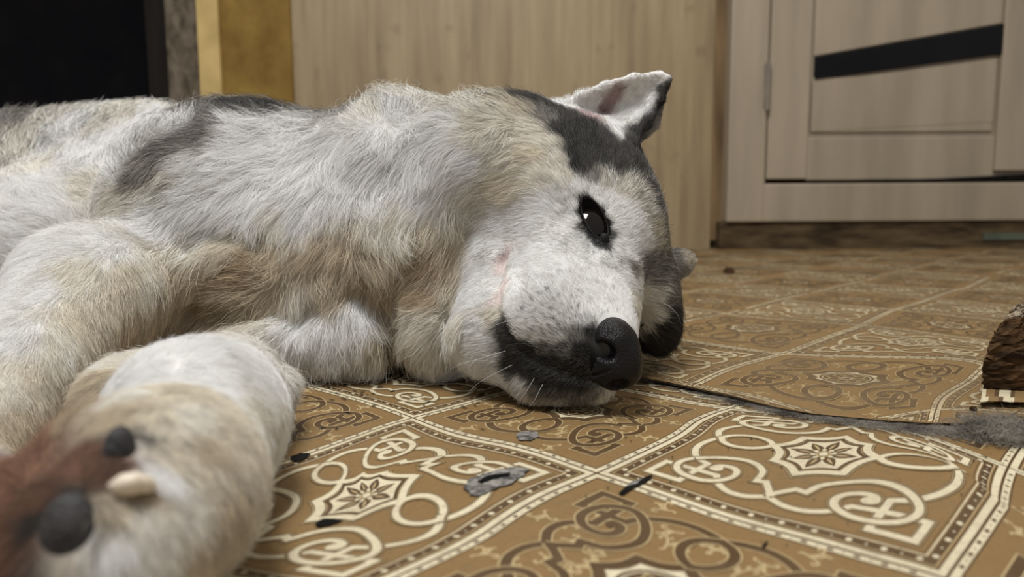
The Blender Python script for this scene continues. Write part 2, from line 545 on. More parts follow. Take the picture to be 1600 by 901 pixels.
# far sheet base: top, front lip and a dark underside lip
xs = np.arange(-2.6, 3.2, 0.02); ts = np.concatenate([[0], np.geomspace(.002, 1, 70)])
gx, gt = np.meshgrid(xs, ts, indexing='ij')
jit = 0.0012 * np.sin(xs * 210) + 0.0010 * np.sin(xs * 97 + 1)
gy = (seam_y(gx) + jit[:, None] * (gt < .003)) * (1 - gt) + WALL_Y * gt
fbv = np.column_stack([gx.ravel(), gy.ravel(), far_z(gx, gy).ravel()])
nt_ = len(ts)
fbf = [(i * nt_ + j, (i + 1) * nt_ + j, (i + 1) * nt_ + j + 1, i * nt_ + j + 1) for i in range(len(xs) - 1) for j in range(nt_ - 1)]
fbm = [TAN] * len(fbf)
n0 = len(fbv)
lipt = fbv[::nt_].copy(); lipb = lipt.copy(); lipb[:, 2] -= .0016; lipb[:, 1] += .0006
back = lipb.copy(); back[:, 1] += .012
fbv = np.vstack([fbv, lipt, lipb, back]); k = len(lipt)
for i in range(k - 1):
    fbf.append((n0 + i, n0 + k + i, n0 + k + i + 1, n0 + i + 1)); fbm.append(UND)
    fbf.append((n0 + k + i, n0 + 2 * k + i, n0 + 2 * k + i + 1, n0 + k + i + 1)); fbm.append(BLK)
far_floor = build_sheet('floor', far_map, far_z, range(-9, 14), range(-9, 18),
                        lambda c: -1.6 < c[0] < 2.6 and c[1] < WALL_Y + .1 and c[1] > seam_y(c[0]) - .12 and abs(c[0]) < c[1] * .8 + .25,
                        fbv, fbf, fbm, lambda w: (w[:, 1] > seam_y(w[:, 0]) + .001) & (w[:, 1] < WALL_Y - .01),
                        mats=[M_TAN, lino_mat('lino_brown_worn', lin(84, 62, 38), .75), lino_mat('lino_cream_worn', lin(204, 190, 156), .75), lino_mat('lino_ochre_worn', lin(172, 150, 108), .7), M_TEAR, M_BLACK, M_UNDER])
print('floor done', len(near_floor.data.polygons), len(far_floor.data.polygons))
# ------------------------------------------------------------------ room: wall, posts, dark doorway, door
M_WALL, nt, N, L, p = new_mat('laminate_board')
tc = N.new('ShaderNodeTexCoord')


def stretched(scale, detail, loc=(0, 0, 0)):
    mp = N.new('ShaderNodeMapping'); mp.inputs['Scale'].default_value = scale; mp.inputs['Location'].default_value = loc
    n = N.new('ShaderNodeTexNoise'); n.inputs['Scale'].default_value = 1; n.inputs['Detail'].default_value = detail
    L.new(tc.outputs['Object'], mp.inputs[0]); L.new(mp.outputs[0], n.inputs['Vector'])
    return n.outputs['Fac']


g1 = stretched((9, 9, 1.1), 4, (.3, 0, 0)); g2 = stretched((34, 34, 2.5), 5); g3 = stretched((14, 14, 9), 2, (3, 0, 1))
r1 = N.new('ShaderNodeValToRGB')
for pos, c in ((0.30, lin(118, 101, 74)), (0.50, lin(150, 132, 101)), (0.70, lin(170, 152, 121))):
    if pos == 0.30: e = r1.color_ramp.elements[0]; e.position = pos
    elif pos == 0.70: e = r1.color_ramp.elements[-1]; e.position = pos
    else: e = r1.color_ramp.elements.new(pos)
    e.color = c
ad = N.new('ShaderNodeMath'); ad.operation = 'MULTIPLY_ADD'; ad.inputs[1].default_value = .45
L.new(g2, ad.inputs[0])
ad2 = N.new('ShaderNodeMath'); ad2.operation = 'MULTIPLY'; ad2.inputs[1].default_value = .55; L.new(g1, ad2.inputs[0])
L.new(ad2.outputs[0], ad.inputs[2]); L.new(ad.outputs[0], r1.inputs[0])
kn = N.new('ShaderNodeMapRange'); kn.inputs['From Min'].default_value = .66; kn.inputs['From Max'].default_value = .78; kn.inputs['To Max'].default_value = .5
L.new(g3, kn.inputs['Value'])
mk = N.new('ShaderNodeMix'); mk.data_type = 'RGBA'; mk.inputs[7].default_value = lin(104, 84, 60)
L.new(kn.outputs[0], mk.inputs[0]); L.new(r1.outputs[0], mk.inputs[6]); L.new(mk.outputs[2], p.inputs['Base Color'])
p.inputs['Roughness'].default_value = .55

M_DOOR = noise_mat('door_laminate', lin(148, 136, 118), lin(164, 151, 132), (14, 14, 1.5), 4, 0.5)
M_GLASS = noise_mat('black_glass', (0.002, 0.002, 0.003, 1), (0.004, 0.004, 0.005, 1), rough=0.25, spec=.2)
M_HINGE = noise_mat('hinge_metal', lin(120, 112, 100), lin(150, 140, 128), rough=.4)
M_FOAM = noise_mat('yellow_brown_plaster', lin(108, 80, 38), lin(146, 120, 62), (12, 12, 9), 5, .85, .5, 40, (.3, .7), .2)
M_PALE = noise_mat('pale_yellow_strip', lin(176, 150, 92), lin(204, 178, 118), (8, 8, 10), 4, .7)
M_CONC = noise_mat('grey_mottled_plaster', lin(74, 66, 54), lin(122, 112, 98), (30, 30, 18), 6, .9, .6, 60, (.35, .65), .2)
M_DARKW = noise_mat('dark_room_wall', (0.004, 0.004, 0.006, 1), (0.008, 0.007, 0.008, 1), rough=.9, spec=.1)  # near-black colour carries the darkness of the unlit room
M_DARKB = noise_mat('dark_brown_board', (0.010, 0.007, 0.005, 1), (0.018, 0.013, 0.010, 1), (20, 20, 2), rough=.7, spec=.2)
M_THRESH = noise_mat('dirty_threshold', lin(50, 40, 30), lin(104, 88, 66), (10, 30, 40), 6, .95, .6, 80, (.3, .7), .1)

WX = lambda px, y=WALL_Y: on_plane(px, 250, y)[0]
WZ = lambda py, px=800, y=WALL_Y: on_plane(px, py, y)[2]
TOP = 2.5
w = tag(box_mesh('wall_back', (WX(463), WALL_Y, 0), (WX(1112), WALL_Y + .05, TOP), M_WALL), kind='structure')
w = tag(box_mesh('wall_far', (WX(1112), WALL_Y + .03, 0), (3.2, WALL_Y + .12, TOP), M_THRESH), kind='structure')
w = tag(box_mesh('trim_1', (WX(356), WALL_Y - .015, 0), (WX(464), WALL_Y + .05, TOP), M_FOAM, bevel=.006), kind='structure')
w = tag(box_mesh('trim_2', (WX(324), WALL_Y - .03, 0), (WX(357), WALL_Y + .05, TOP), M_PALE, bevel=.005), kind='structure')
w = tag(box_mesh('trim_3', (WX(264), WALL_Y + .02, 0), (WX(326), WALL_Y + .12, TOP), M_CONC, bevel=.01), kind='structure')
w = tag(box_mesh('trim_4', (WX(1112), WALL_Y - .004, 0.03), (WX(1137), WALL_Y + .04, TOP), noise_mat('brown_gap_filler', lin(96, 76, 50), lin(132, 108, 76), (30, 30, 4), 4, .8)), kind='structure')
# dark room behind the opening on the left
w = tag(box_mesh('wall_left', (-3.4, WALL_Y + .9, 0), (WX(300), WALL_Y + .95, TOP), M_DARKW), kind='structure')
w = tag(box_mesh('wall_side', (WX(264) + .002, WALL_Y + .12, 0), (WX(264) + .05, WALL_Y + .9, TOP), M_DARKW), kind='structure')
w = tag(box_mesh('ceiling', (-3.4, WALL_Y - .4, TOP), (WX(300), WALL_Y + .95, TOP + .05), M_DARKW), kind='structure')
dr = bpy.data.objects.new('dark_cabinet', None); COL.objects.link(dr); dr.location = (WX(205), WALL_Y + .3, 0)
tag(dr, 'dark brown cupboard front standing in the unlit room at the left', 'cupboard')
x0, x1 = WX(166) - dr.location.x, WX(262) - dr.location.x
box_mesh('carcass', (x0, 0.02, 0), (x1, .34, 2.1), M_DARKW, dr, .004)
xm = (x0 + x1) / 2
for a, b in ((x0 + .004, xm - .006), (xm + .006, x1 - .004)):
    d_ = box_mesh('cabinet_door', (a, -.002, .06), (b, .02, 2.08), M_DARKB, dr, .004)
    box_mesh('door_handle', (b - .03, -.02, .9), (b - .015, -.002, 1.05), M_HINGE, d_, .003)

# interior door with frame, to the right
D0 = WALL_Y - .05
X = lambda px: WX(px, D0)
Z = lambda py, px=1350: WZ(py, px, D0)
XR = X(1600) + .30
door = bpy.data.objects.new('door_1', None); COL.objects.link(door); door.location = (X(1140), D0, 0); tag(door, kind='structure')
ox_ = door.location.x


def dbox(name, pxa, za, pxb, zb, y0, y1, mat, bevel=.003, par=None, xb=None):
    return box_mesh(name, (X(pxa) - ox_, y0, za), ((X(pxb) if xb is None else xb) - ox_, y1, zb), mat, par or door, bevel)


zb = Z(346); zleaf = Z(285)
dbox('door_frame', 1136, zb, 1194, 2.1, -.012, .08, M_DOOR, .006)
dbox('door_frame', 1190, zb, 1600, Z(286), -.008, .08, M_DOOR, .006, xb=XR)
dbox('door_stop', 1188, Z(286), 1199, 2.1, .01, .06, M_DOOR, .004)
leaf = dbox('door_leaf', 1199, Z(278), 1600, 2.08, .022, .055, M_DOOR, .002, xb=XR - .01)
dbox('stile', 1199, Z(279), 1262, 2.08, .004, .022, M_DOOR, .004, leaf)
dbox('stile', 1557, Z(268), 1600, 2.08, .002, .022, M_DOOR, .004, leaf, xb=XR - .01)
dbox('rail', 1262, Z(281), 1557, Z(214), .010, .022, M_DOOR, .004, leaf)
dbox('panel', 1268, Z(206), 1552, Z(118), .014, .024, M_DOOR, .004, leaf)


def slanted(name, pts, y0, y1, mat, par):
    P = [(X(px) - ox_, WZ(py, px, D0)) for px, py in pts]
    v = [(a, y0, b) for a, b in P] + [(a, y1, b) for a, b in P]
    n = len(P)
    f = [tuple(range(n)), tuple(range(2 * n - 1, n - 1, -1))] + [(i, i + n, (i + 1) % n + n, (i + 1) % n) for i in range(n)]
    o = mesh_obj(name, v, f, mat, par)
    b = o.modifiers.new('b', 'BEVEL'); b.width = .0015; b.segments = 2
    return o


slanted('glass_insert', [(1270, 123), (1559, 83), (1559, 36), (1270, 88)][::1], .008, .03, M_GLASS, leaf)
slanted('panel', [(1268, 86), (1556, 34), (1556, -700), (1268, -700)], .014, .024, M_DOOR, leaf)
slanted('panel', [(1268, 205), (1552, 190), (1552, 90), (1268, 128)], .013, .024, M_DOOR, leaf)
slanted('painted_shadow_gap', [(1345, 285), (1600, 281), (1640, 270), (1600, 272)], .001, .03, M_BLACK, leaf)  # solid black strip, the gap's darkness is put into its colour
hg = dbox('hinge', 1187, Z(168), 1198, Z(100), -.016, .0, M_HINGE, .004)
cyl = []
for k in range(12):
    a = k * math.pi / 6
    cyl.append((X(1193) - ox_ + .006 * math.cos(a), -.016 + .006 * math.sin(a)))
v = [(a, b, Z(172)) for a, b in cyl] + [(a, b, Z(97)) for a, b in cyl]
mesh_obj('hinge_pin', v, [(i, (i + 1) % 12, (i + 1) % 12 + 12, i + 12) for i in range(12)] + [tuple(range(12))[::-1], tuple(range(12, 24))], M_HINGE, hg)
# dirty gap under the door
tag(box_mesh('baseboard_right', (X(1128), WALL_Y - .045, 0.0), (XR + .1, WALL_Y - .0, zb + .002), M_THRESH, bevel=.004), kind='structure')
tag(box_mesh('trim_5', (X(1545), WALL_Y - .052, .028), (XR + .1, WALL_Y - .045, .05), noise_mat('green_grey_strip', lin(70, 78, 66), lin(96, 104, 88), (9, 9, 9), 3, .8)), kind='structure')

# ------------------------------------------------------------------ chewed block on a lino scrap at the right edge
M_BARK = noise_mat('rough_brown_block', lin(42, 30, 20), lin(98, 74, 50), (60, 60, 190), 7, .95, 1.0, 350, (.35, .7), .1)
M_CRUMB = noise_mat('pale_crumbly_top', lin(120, 104, 84), lin(196, 184, 164), (300, 300, 300), 5, .95, 1.0, 600, spec=.1)


def fl(px, py, z=0.0):
    q = floor_pts((px, py), z)[0]
    return np.array([q[0], q[1], z])


def lump(name, outline_bottom, h, mat, lean=(0, 0), top_scale=.8, parent=None, rings=14, seed=0, rough=.0012):
    """rough block: bottom outline swept up with slight bulge and noise"""
    r = np.random.default_rng(seed)
    B = np.array(outline_bottom); c = B.mean(0); n = 48
    per = np.vstack([B, B[:1]]); d = np.r_[0, np.cumsum(np.linalg.norm(np.diff(per, axis=0), axis=1))]
    t = np.linspace(0, d[-1], n, endpoint=False)
    O = np.column_stack([np.interp(t, d, per[:, i]) for i in range(3)])
    vs_, fs = [], []
    for k in range(rings + 1):
        u = k / rings
        s = (1 + (top_scale - 1) * u ** 2 + .10 * math.sin(math.pi * u))
        P = c + (O - c) * s
        P = P + np.array([lean[0] * u, lean[1] * u, h * u]) + r.normal(0, rough, (n, 3)) * (0 if k == 0 else 1)
        vs_.append(P)
    for k in range(rings):
        for i in range(n):
            fs.append((k * n + i, k * n + (i + 1) % n, (k + 1) * n + (i + 1) % n, (k + 1) * n + i))
    vs_.append([vs_[-1].mean(0) + (0, 0, h * .03)]); ct = (rings + 1) * n
    for i in range(n): fs.append((rings * n + i, rings * n + (i + 1) % n, ct))
    fs.append(tuple(range(n))[::-1])
    return mesh_obj(name, np.vstack(vs_), fs, mat, parent, smooth=False)


scrap_z = .0105
base = [fl(1536, 606, scrap_z), fl(1600, 609, scrap_z), fl(1690, 606, scrap_z), fl(1700, 585, scrap_z), fl(1600, 582, scrap_z), fl(1545, 588, scrap_z)]
blk = bpy.data.objects.new('chewed_wood_block', None); COL.objects.link(blk); bc = np.mean(base, axis=0); blk.location = bc
tag(blk, 'dark brown rough chewed block with pale crumbly top on a vinyl scrap', 'block')
lump('body', [b - bc for b in base], .050, M_BARK, (.004, .0), .72, blk, 22, 1, .0009)
topc = np.array([.004, 0, .050])
tb = [(b - bc) * [.66, .66, 0] + topc for b in base]
lump('crumbly_top', [q - [0, 0, .001] for q in tb], .004, M_CRUMB, (.0, .0), .6, blk, 4, 2, .0016)
for k in range(7):
    q = tb[k % 6] * .6 + topc * .4 + np.array([0.002 * k - .004, 0, .003])
    P = [q + np.array([.0035 * math.cos(a), .0035 * math.sin(a), 0]) for a in np.linspace(0, 2 * math.pi, 6, endpoint=False)]
    lump('crumb', P, .005 + .002 * (k % 3), M_CRUMB, (.001, 0), .5, blk, 3, 5 + k, .0008)

# curled scrap of vinyl under the block, its printed side out
xs_ = [1530, 1545, 1565, 1590, 1620, 1660, 1710]
prof = [(632, 0.0002), (630, .004), (627, .0085), (620, .0098), (600, .0098), (575, .0098)]
V_, F_, Mm = [], [], []
nb = 26
rowx = np.linspace(1531, 1715, nb)
for py, z in prof:
    for x in rowx:
        q = fl(x + (632 - py) * .12, py - (z / .14 * 0), z)
        wob = .0012 * math.sin(x * .09) + .0006 * math.sin(x * .31)
        q0 = fl(x, 632, 0)
        q[1] += wob
        V_.append(q)
for r_ in range(len(prof) - 1):
    for i in range(nb - 1):
        F_.append((r_ * nb + i, r_ * nb + i + 1, (r_ + 1) * nb + i + 1, (r_ + 1) * nb + i))
        wv_ = math.sin(i * 1.1 + r_ * .9) + .6 * math.sin(i * .37 + 1)
        Mm.append(CRM if wv_ > .55 else (BRN if abs(wv_ - .3) < .26 or i == 0 else TAN))
scrap = mesh_obj('vinyl_scrap', V_, F_, [M_TAN, M_BROWN, M_CREAM, M_OCHRE], None, Mm)
so = scrap.modifiers.new('s', 'SOLIDIFY'); so.thickness = .0012; so.offset = -1
tag(scrap, 'curled scrap of patterned floor vinyl under the dark rough block', 'vinyl scrap')

# tiny dark crumbs lying about
def crumb_obj(px, py, r, label, z0=0.0):
    c = floor_pts((px, py), z0)[0]
    P = [np.array([c[0] + r * math.cos(a) * (1 + .2 * math.sin(3 * a)), c[1] + r * math.sin(a), z0]) for a in np.linspace(0, 2 * math.pi, 9, endpoint=False)]
    o = lump('crumb', P, r * 1.3, M_BARK, (0, 0), .5, None, 5, int(px), r * .07)
    tag(o, label, 'crumb')


crumb_obj(1521, 641, .0022, 'small round dark crumb on the floor before the vinyl scrap', .0045)
crumb_obj(1139, 427, .010, 'brown crumb on the far floor between the dog and the door', .0035)

# ------------------------------------------------------------------ the dog: one continuous body surface grown from blended forms
# form table works in camera axes (X right, Y up, Z away), metres; P(px, py, depth) is a point, radii in px at that depth
def P(px, py, d): return np.array([(px - 800) / FPX * d, (450.5 - py) / FPX * d, d])


FLOOR_N = np.array([V_R[2], V_U[2], V_F[2]])          # world z of a point = CAM_H + FLOOR_N . p


def cone(a, ra, b, rb, k):
    A, B = P(*a), P(*b); ra, rb = ra * a[2] / FPX, rb * b[2] / FPX
    ab = B - A; L2 = ab @ ab

    def f(p):
        t = np.clip(((p - A) @ ab) / L2, 0, 1)
        return np.linalg.norm(p - A - t[:, None] * ab, axis=1) - (ra + (rb - ra) * t)
    return f, k, (A + B) / 2, np.linalg.norm(ab) / 2 + max(ra, rb)


def ell(c, r, dz, k, ang=0, yaw=0, sink=0):
    """ellipsoid, r=(rx, ry) px, dz depth radius in m, ang = degrees turned clockwise in the picture"""
    C = P(*c); R = np.array([r[0] * c[2] / FPX, r[1] * c[2] / FPX, dz])
    a, y = math.radians(-ang), math.radians(yaw)
    M = np.array([[math.cos(a), math.sin(a), 0], [-math.sin(a), math.cos(a), 0], [0, 0, 1]])
    Yw = np.array([[math.cos(y), 0, math.sin(y)], [0, 1, 0], [-math.sin(y), 0, math.cos(y)]])
    M = Yw @ M

    def f(p):
        q = (p - C) @ M.T
        k0 = np.linalg.norm(q / R, axis=1); k1 = np.linalg.norm(q / (R * R), axis=1) + 1e-9
        return k0 * (k0 - 1) / k1
    return f, k, C, R.max()


def tri(a, b, c, r, k):
    A, B, C_ = P(*a), P(*b), P(*c)
    ba, cb, ac = B - A, C_ - B, A - C_
    nor = np.cross(ba, ac)

    def f(p):
        pa, pb, pc = p - A, p - B, p - C_
        s = np.sign(pa @ np.cross(ba, nor)) + np.sign(pb @ np.cross(cb, nor)) + np.sign(pc @ np.cross(ac, nor))
        def ed(e, q): return ((e * np.clip((q @ e) / (e @ e), 0, 1)[:, None] - q) ** 2).sum(1)
        d = np.where(s < 2, np.minimum(np.minimum(ed(ba, pa), ed(cb, pb)), ed(ac, pc)), (pa @ nor) ** 2 / (nor @ nor))
        return np.sqrt(d) - r
    return f, k, (A + B + C_) / 3, max(np.linalg.norm(A - B), np.linalg.norm(B - C_), np.linalg.norm(A - C_)) * .7 + r


PR = []
# torso, far to near
PR += [cone((-180, 360, 1.25), 160, (60, 345, 1.12), 165, .03), cone((60, 345, 1.12), 165, (235, 335, .98), 165, .04),
       cone((235, 345, .98), 150, (420, 385, .74), 190, .04), ell((120, 420, .86), (210, 150), .16, .05)]
# chest, shoulder, neck
PR += [cone((420, 385, .735), 195, (640, 385, .695), 196, .03), ell((350, 335, .71), (172, 158), .11, .035, -12),
       cone((640, 385, .695), 192, (800, 330, .67), 160, .03),
       ell((455, 522, .625), (135, 62), .05, .03, 4), ell((375, 432, .640), (90, 55), .05, .035, -10),
       ell((455, 390, .635), (90, 80), .04, .04), ell((560, 400, .62), (70, 110), .045, .04, 8),
       ell((555, 510, .605), (72, 72), .04, .03), ell((690, 500, .600), (66, 85), .05, .022, -8), ell((660, 380, .61), (70, 90), .05, .035),
       ell((740, 262, .61), (90, 96), .06, .04), ell((815, 235, .63), (78, 72), .05, .03), ell((620, 250, .64), (90, 90), .06, .03)]
# head: skull, brow, cheeks, far cheek
PR += [ell((888, 303, .63), (128, 126), .070, .02, 20), ell((962, 340, .592), (72, 92), .045, .02, -20), ell((860, 330, .585), (95, 90), .045, .03),
       ell((1000, 440, .615), (55, 88), .050, .018, -12), ell((1020, 500, .625), (30, 44), .040, .016, -8),
       ell((770, 420, .60), (62, 80), .05, .02)]
# muzzle with the flews, lower jaw
PR += [cone((935, 400, .568), 70, (945, 520, .508), 50, .02), cone((868, 420, .560), 78, (862, 490, .526), 80, .022),
       cone((862, 490, .526), 74, (912, 552, .503), 54, .02), ell((850, 505, .516), (66, 62), .026, .015, 25),
       cone((772, 435, .575), 60, (776, 520, .545), 62, .012), cone((776, 520, .545), 62, (850, 588, .515), 46, .02),
       cone((850, 588, .515), 46, (930, 596, .497), 34, .012)]
# near ear (cupped), far ear tip
em = (962, 170, .634); eo = [(872, 170, .612), (905, 149, .612), (945, 132, .612), (990, 120, .614), (1030, 116, .616), (1042, 124, .617), (1034, 155, .617), (1012, 192, .614), (986, 226, .606), (935, 228, .600)]
PR += [tri(em, eo[i], eo[i + 1], .0024, .005 if 0 < i < 7 else .010) for i in range(len(eo) - 1)]
PR += [tri((1040, 126, .618), (1026, 195, .640), (988, 226, .622), .0030, .006), ell((948, 232, .635), (45, 36), .025, .012, 40)]
PR += [cone((1030, 425, .665), 30, (1062, 410, .675), 20, .012), cone((1062, 410, .675), 20, (1078, 404, .68), 10, .008)]
# upper foreleg reaching left and forward
PR += [cone((225, 435, .63), 92, (130, 465, .56), 98, .03), cone((130, 460, .56), 98, (22, 588, .47), 88, .02), cone((22, 588, .47), 88, (-62, 730, .40), 78, .015),
       cone((-95, 740, .38), 66, (-60, 800, .285), 90, .01)]
# lower foreleg lying towards the camera
PR += [cone((338, 626, .425), 93, (305, 668, .345), 112, .02), cone((310, 660, .345), 112, (252, 768, .262), 124, .03), cone((252, 768, .262), 124, (165, 865, .220), 146, .03),
       ell((225, 618, .44), (78, 66), .05, .025), ell((392, 606, .435), (46, 50), .04, .03)]
# paw of the upper leg, sole towards the camera
PR += [ell((50, 812, .262), (118, 92), .026, .012), ell((128, 722, .272), (50, 52), .016, .012), ell((60, 880, .240), (130, 90), .026, .012), ell((150, 700, .275), (55, 62), .018, .008, 20), ell((175, 762, .262), (40, 40), .014, .006)]
BODY_PRIMS = PR


def smin(a, b, k):
    h = np.clip(.5 + .5 * (b - a) / k, 0, 1)
    return b * (1 - h) + a * h - k * h * (1 - h)


def body_raw(p, prims=BODY_PRIMS):
    out = np.full(len(p), 1.0)
    for f, k, C, R in prims:
        near = np.linalg.norm(p - C, axis=1) < R + .07
        if not near.any(): continue
        q = p[near]
        out[near] = smin(out[near], f(q), k)
    return out


def march(fn, px, py, d0=.2, d1=1.5):
    """depth at which the view ray through a picture point meets the surface"""
    d = np.full(len(px), d0); dirs = np.stack([(px - 800) / FPX, (450.5 - py) / FPX, np.ones(len(px))], 1); nl = np.linalg.norm(dirs, axis=1)
    hit = np.zeros(len(px), bool)
    for _ in range(160):
        v = fn(dirs * d[:, None])
        hit |= v < .0006
        d = np.where(hit | (d > d1), d, d + np.clip(v, .0003, .05) * .8 / nl)
    return d, hit


def surf(pts):
    a = np.array(pts, float)
    d, h = march(body_raw, a[:, 0], a[:, 1])
    return d


# carve: mouth line, eye opening, soft folds
mouth_px = [(786, 402), (778, 425), (776, 452), (778, 480), (784, 508), (800, 530), (826, 552), (856, 570), (888, 582), (918, 590)]
md = surf(mouth_px)
MOUTH = [P(x, y, d) for (x, y), d in zip(mouth_px, md)]
folds = [([(300, 492), (360, 500), (430, 488), (490, 478)], .010, .010), ([(560, 455), (600, 500), (625, 560), (640, 590)], .010, .012), ([(640, 400), (628, 450), (622, 500)], .006, .010),
         ([(300, 380), (330, 360), (400, 375)], .007, .008), ([(500, 470), (470, 500), (440, 560)], .008, .009), ([(740, 330), (712, 400), (700, 470), (712, 560)], .005, .010)]
FOLDS = []
for pts, r, dpt in folds:
    dd = surf(pts)
    FOLDS.append(([P(x, y, d - .001) for (x, y), d in zip(pts, dd)], r))
eye_d = float(surf([(930, 343)])[0])
EYE_R = .026
eye_cut = ell((929, 341, eye_d), (15, 35), .010, 0, -27)
eye2_d = float(surf([(999, 503)])[0])


def seg_d(p, A, B):
    ab = B - A; t = np.clip(((p - A) @ ab) / (ab @ ab), 0, 1)
    return np.linalg.norm(p - A - t[:, None] * ab, axis=1)


def smax(a, b, k): return -smin(-a, -b, k)


def body_sdf(p):
    d = body_raw(p)
    near = np.abs(d) < .03
    if near.any():
        q = p[near]; v = d[near]
        g = np.full(len(q), 1.0)
        for i in range(len(MOUTH) - 1):
            g = np.minimum(g, seg_d(q, MOUTH[i], MOUTH[i + 1]))
        v = smax(v, -(g - .0018), .005)
        for F_, r in FOLDS:
            g = np.full(len(q), 1.0)
            for i in range(len(F_) - 1): g = np.minimum(g, seg_d(q, F_[i], F_[i + 1]))
            v = smax(v, -(g - r * .6), .016)
        v = smax(v, -eye_cut[0](q), .003)
        d[near] = v
    fl_ = -(CAM_H + p @ FLOOR_N - .0018)             # keep above the floor
    return smax(d, fl_, .006)


def sdf_mesh(fn, lo, hi, h):
    lo, hi = np.array(lo), np.array(hi)
    n = np.ceil((hi - lo) / h).astype(int) + 1
    cs = 6
    nc_ = n // cs + 2
    cg = np.stack(np.meshgrid(*[lo[i] + np.arange(nc_[i]) * h * cs for i in range(3)], indexing='ij'), -1).reshape(-1, 3)
    cv = np.concatenate([fn(cg[i:i + 200000]) for i in range(0, len(cg), 200000)]).reshape(nc_)
    F_ = np.empty(n, np.float32)
    idx = [np.minimum(np.arange(n[i]) // cs, nc_[i] - 1) for i in range(3)]
    act = np.abs(cv) < h * cs * 2.2
    a = act.copy()
    for ax in range(3):
        a |= np.roll(a, 1, ax) | np.roll(a, -1, ax)
    F_[:] = cv[np.ix_(*idx)]
    A = a[np.ix_(*idx)]
    ii = np.argwhere(A)
    for s in range(0, len(ii), 400000):
        q = ii[s:s + 400000]
        F_[q[:, 0], q[:, 1], q[:, 2]] = fn(lo + q * h)
    inside = F_ < 0
    cells = np.zeros(n - 1, np.int8)
    for dx in (0, 1):
        for dy in (0, 1):
            for dz in (0, 1):
                cells += inside[dx:n[0] - 1 + dx, dy:n[1] - 1 + dy, dz:n[2] - 1 + dz]
    c = np.argwhere((cells > 0) & (cells < 8))
    vid = -np.ones(n - 1, np.int64); vid[c[:, 0], c[:, 1], c[:, 2]] = np.arange(len(c))
    acc = np.zeros((len(c), 3)); cnt = np.zeros(len(c))
    corners = [(0, 0, 0), (1, 0, 0), (0, 1, 0), (1, 1, 0), (0, 0, 1), (1, 0, 1), (0, 1, 1), (1, 1, 1)]
    for i in range(8):
        for j in range(i + 1, 8):
            ci, cj = np.array(corners[i]), np.array(corners[j])
            if np.abs(ci - cj).sum() != 1: continue
            a_ = F_[tuple((c + ci).T)]; b_ = F_[tuple((c + cj).T)]
            m = (a_ < 0) != (b_ < 0)
            t = np.where(m, a_ / np.where(a_ == b_, 1, a_ - b_), 0)
            acc[m] += (c + ci)[m] + (cj - ci) * t[m][:, None]; cnt[m] += 1
    V = lo + h * acc / cnt[:, None]
    faces = []
    for ax in range(3):
        o1, o2 = [(1, 2), (2, 0), (0, 1)][ax]
        sl0 = [slice(0, n[i] - 1) for i in range(3)]; sl1 = list(sl0)
        sl1[ax] = slice(1, n[ax])
        a_ = inside[tuple(sl0)]; b_ = inside[tuple(sl1)]
        m = a_ != b_
        m[tuple(slice(0, 1) if i == o1 else slice(None) for i in range(3))] = False
        m[tuple(slice(0, 1) if i == o2 else slice(None) for i in range(3))] = False
        e = np.argwhere(m)
        s1 = np.zeros(3, int); s1[o1] = 1; s2 = np.zeros(3, int); s2[o2] = 1
        q = np.stack([vid[tuple((e - s1 - s2).T)], vid[tuple((e - s2).T)], vid[tuple(e.T)], vid[tuple((e - s1).T)]], 1)
        fl2 = b_[tuple(e.T)]
        q[fl2] = q[fl2][:, ::-1]
        faces.append(q)
    Fc = np.vstack(faces); Fc = Fc[(Fc >= 0).all(1)]
    for _ in range(3):                                 # settle vertices on the surface
        v = fn(V); g = grad(fn, V)
        V = V - np.clip(v, -h, h)[:, None] * g * .7
    return V, Fc


def grad(fn, p, e=.0012):
    k = np.array([[1, -1, -1], [-1, -1, 1], [-1, 1, -1], [1, 1, 1]], float)
    g = sum(kk[None] * fn(p + kk * e)[:, None] for kk in k)
    return g / (np.linalg.norm(g, axis=1)[:, None] + 1e-12)


BASIS = np.stack([V_R, V_U, V_F])                      # rows


def to_world(p): return CAM + p @ BASIS


def fast_mesh(name, V, F_, mats, parent, mi=None, smooth=True):
    me = bpy.data.meshes.new(name)
    me.vertices.add(len(V)); me.vertices.foreach_set('co', np.asarray(V, np.float32).ravel())
    me.loops.add(F_.size); me.loops.foreach_set('vertex_index', F_.astype(np.int32).ravel())
    k = F_.shape[1]
    me.polygons.add(len(F_)); me.polygons.foreach_set('loop_start', np.arange(0, F_.size, k, dtype=np.int32))
    try: me.polygons.foreach_set('loop_total', np.full(len(F_), k, np.int32))
    except Exception: pass
    for m in mats: me.materials.append(m)
    me.update(calc_edges=True)
    me.polygons.foreach_set('use_smooth', np.ones(len(F_), bool))
    me.validate()
    o = bpy.data.objects.new(name, me); COL.objects.link(o)
    if parent is not None: o.parent = parent
    return o


HVOX = .0034
BV, BF = sdf_mesh(body_sdf, (-1.05, -.26, .16), (.22, .25, 1.42), HVOX)
print('body', len(BV), len(BF))

M_SKIN, nt, N, L, p_ = new_mat('dog_undercoat')
at_ = N.new('ShaderNodeAttribute'); at_.attribute_name = 'coat'
L.new(at_.outputs['Color'], p_.inputs['Base Color']); p_.inputs['Roughness'].default_value = .9; p_.inputs['Specular IOR Level'].default_value = .1
dog = bpy.data.objects.new('dog', None); COL.objects.link(dog)
dog_org = np.array([*floor_pts((650, 590))[0], 0]); dog.location = dog_org
tag(dog, 'white and grey husky dog lying on its side on the patterned floor, eye open', 'dog')
body = fast_mesh('body', to_world(BV) - dog_org, BF, [M_SKIN], dog)

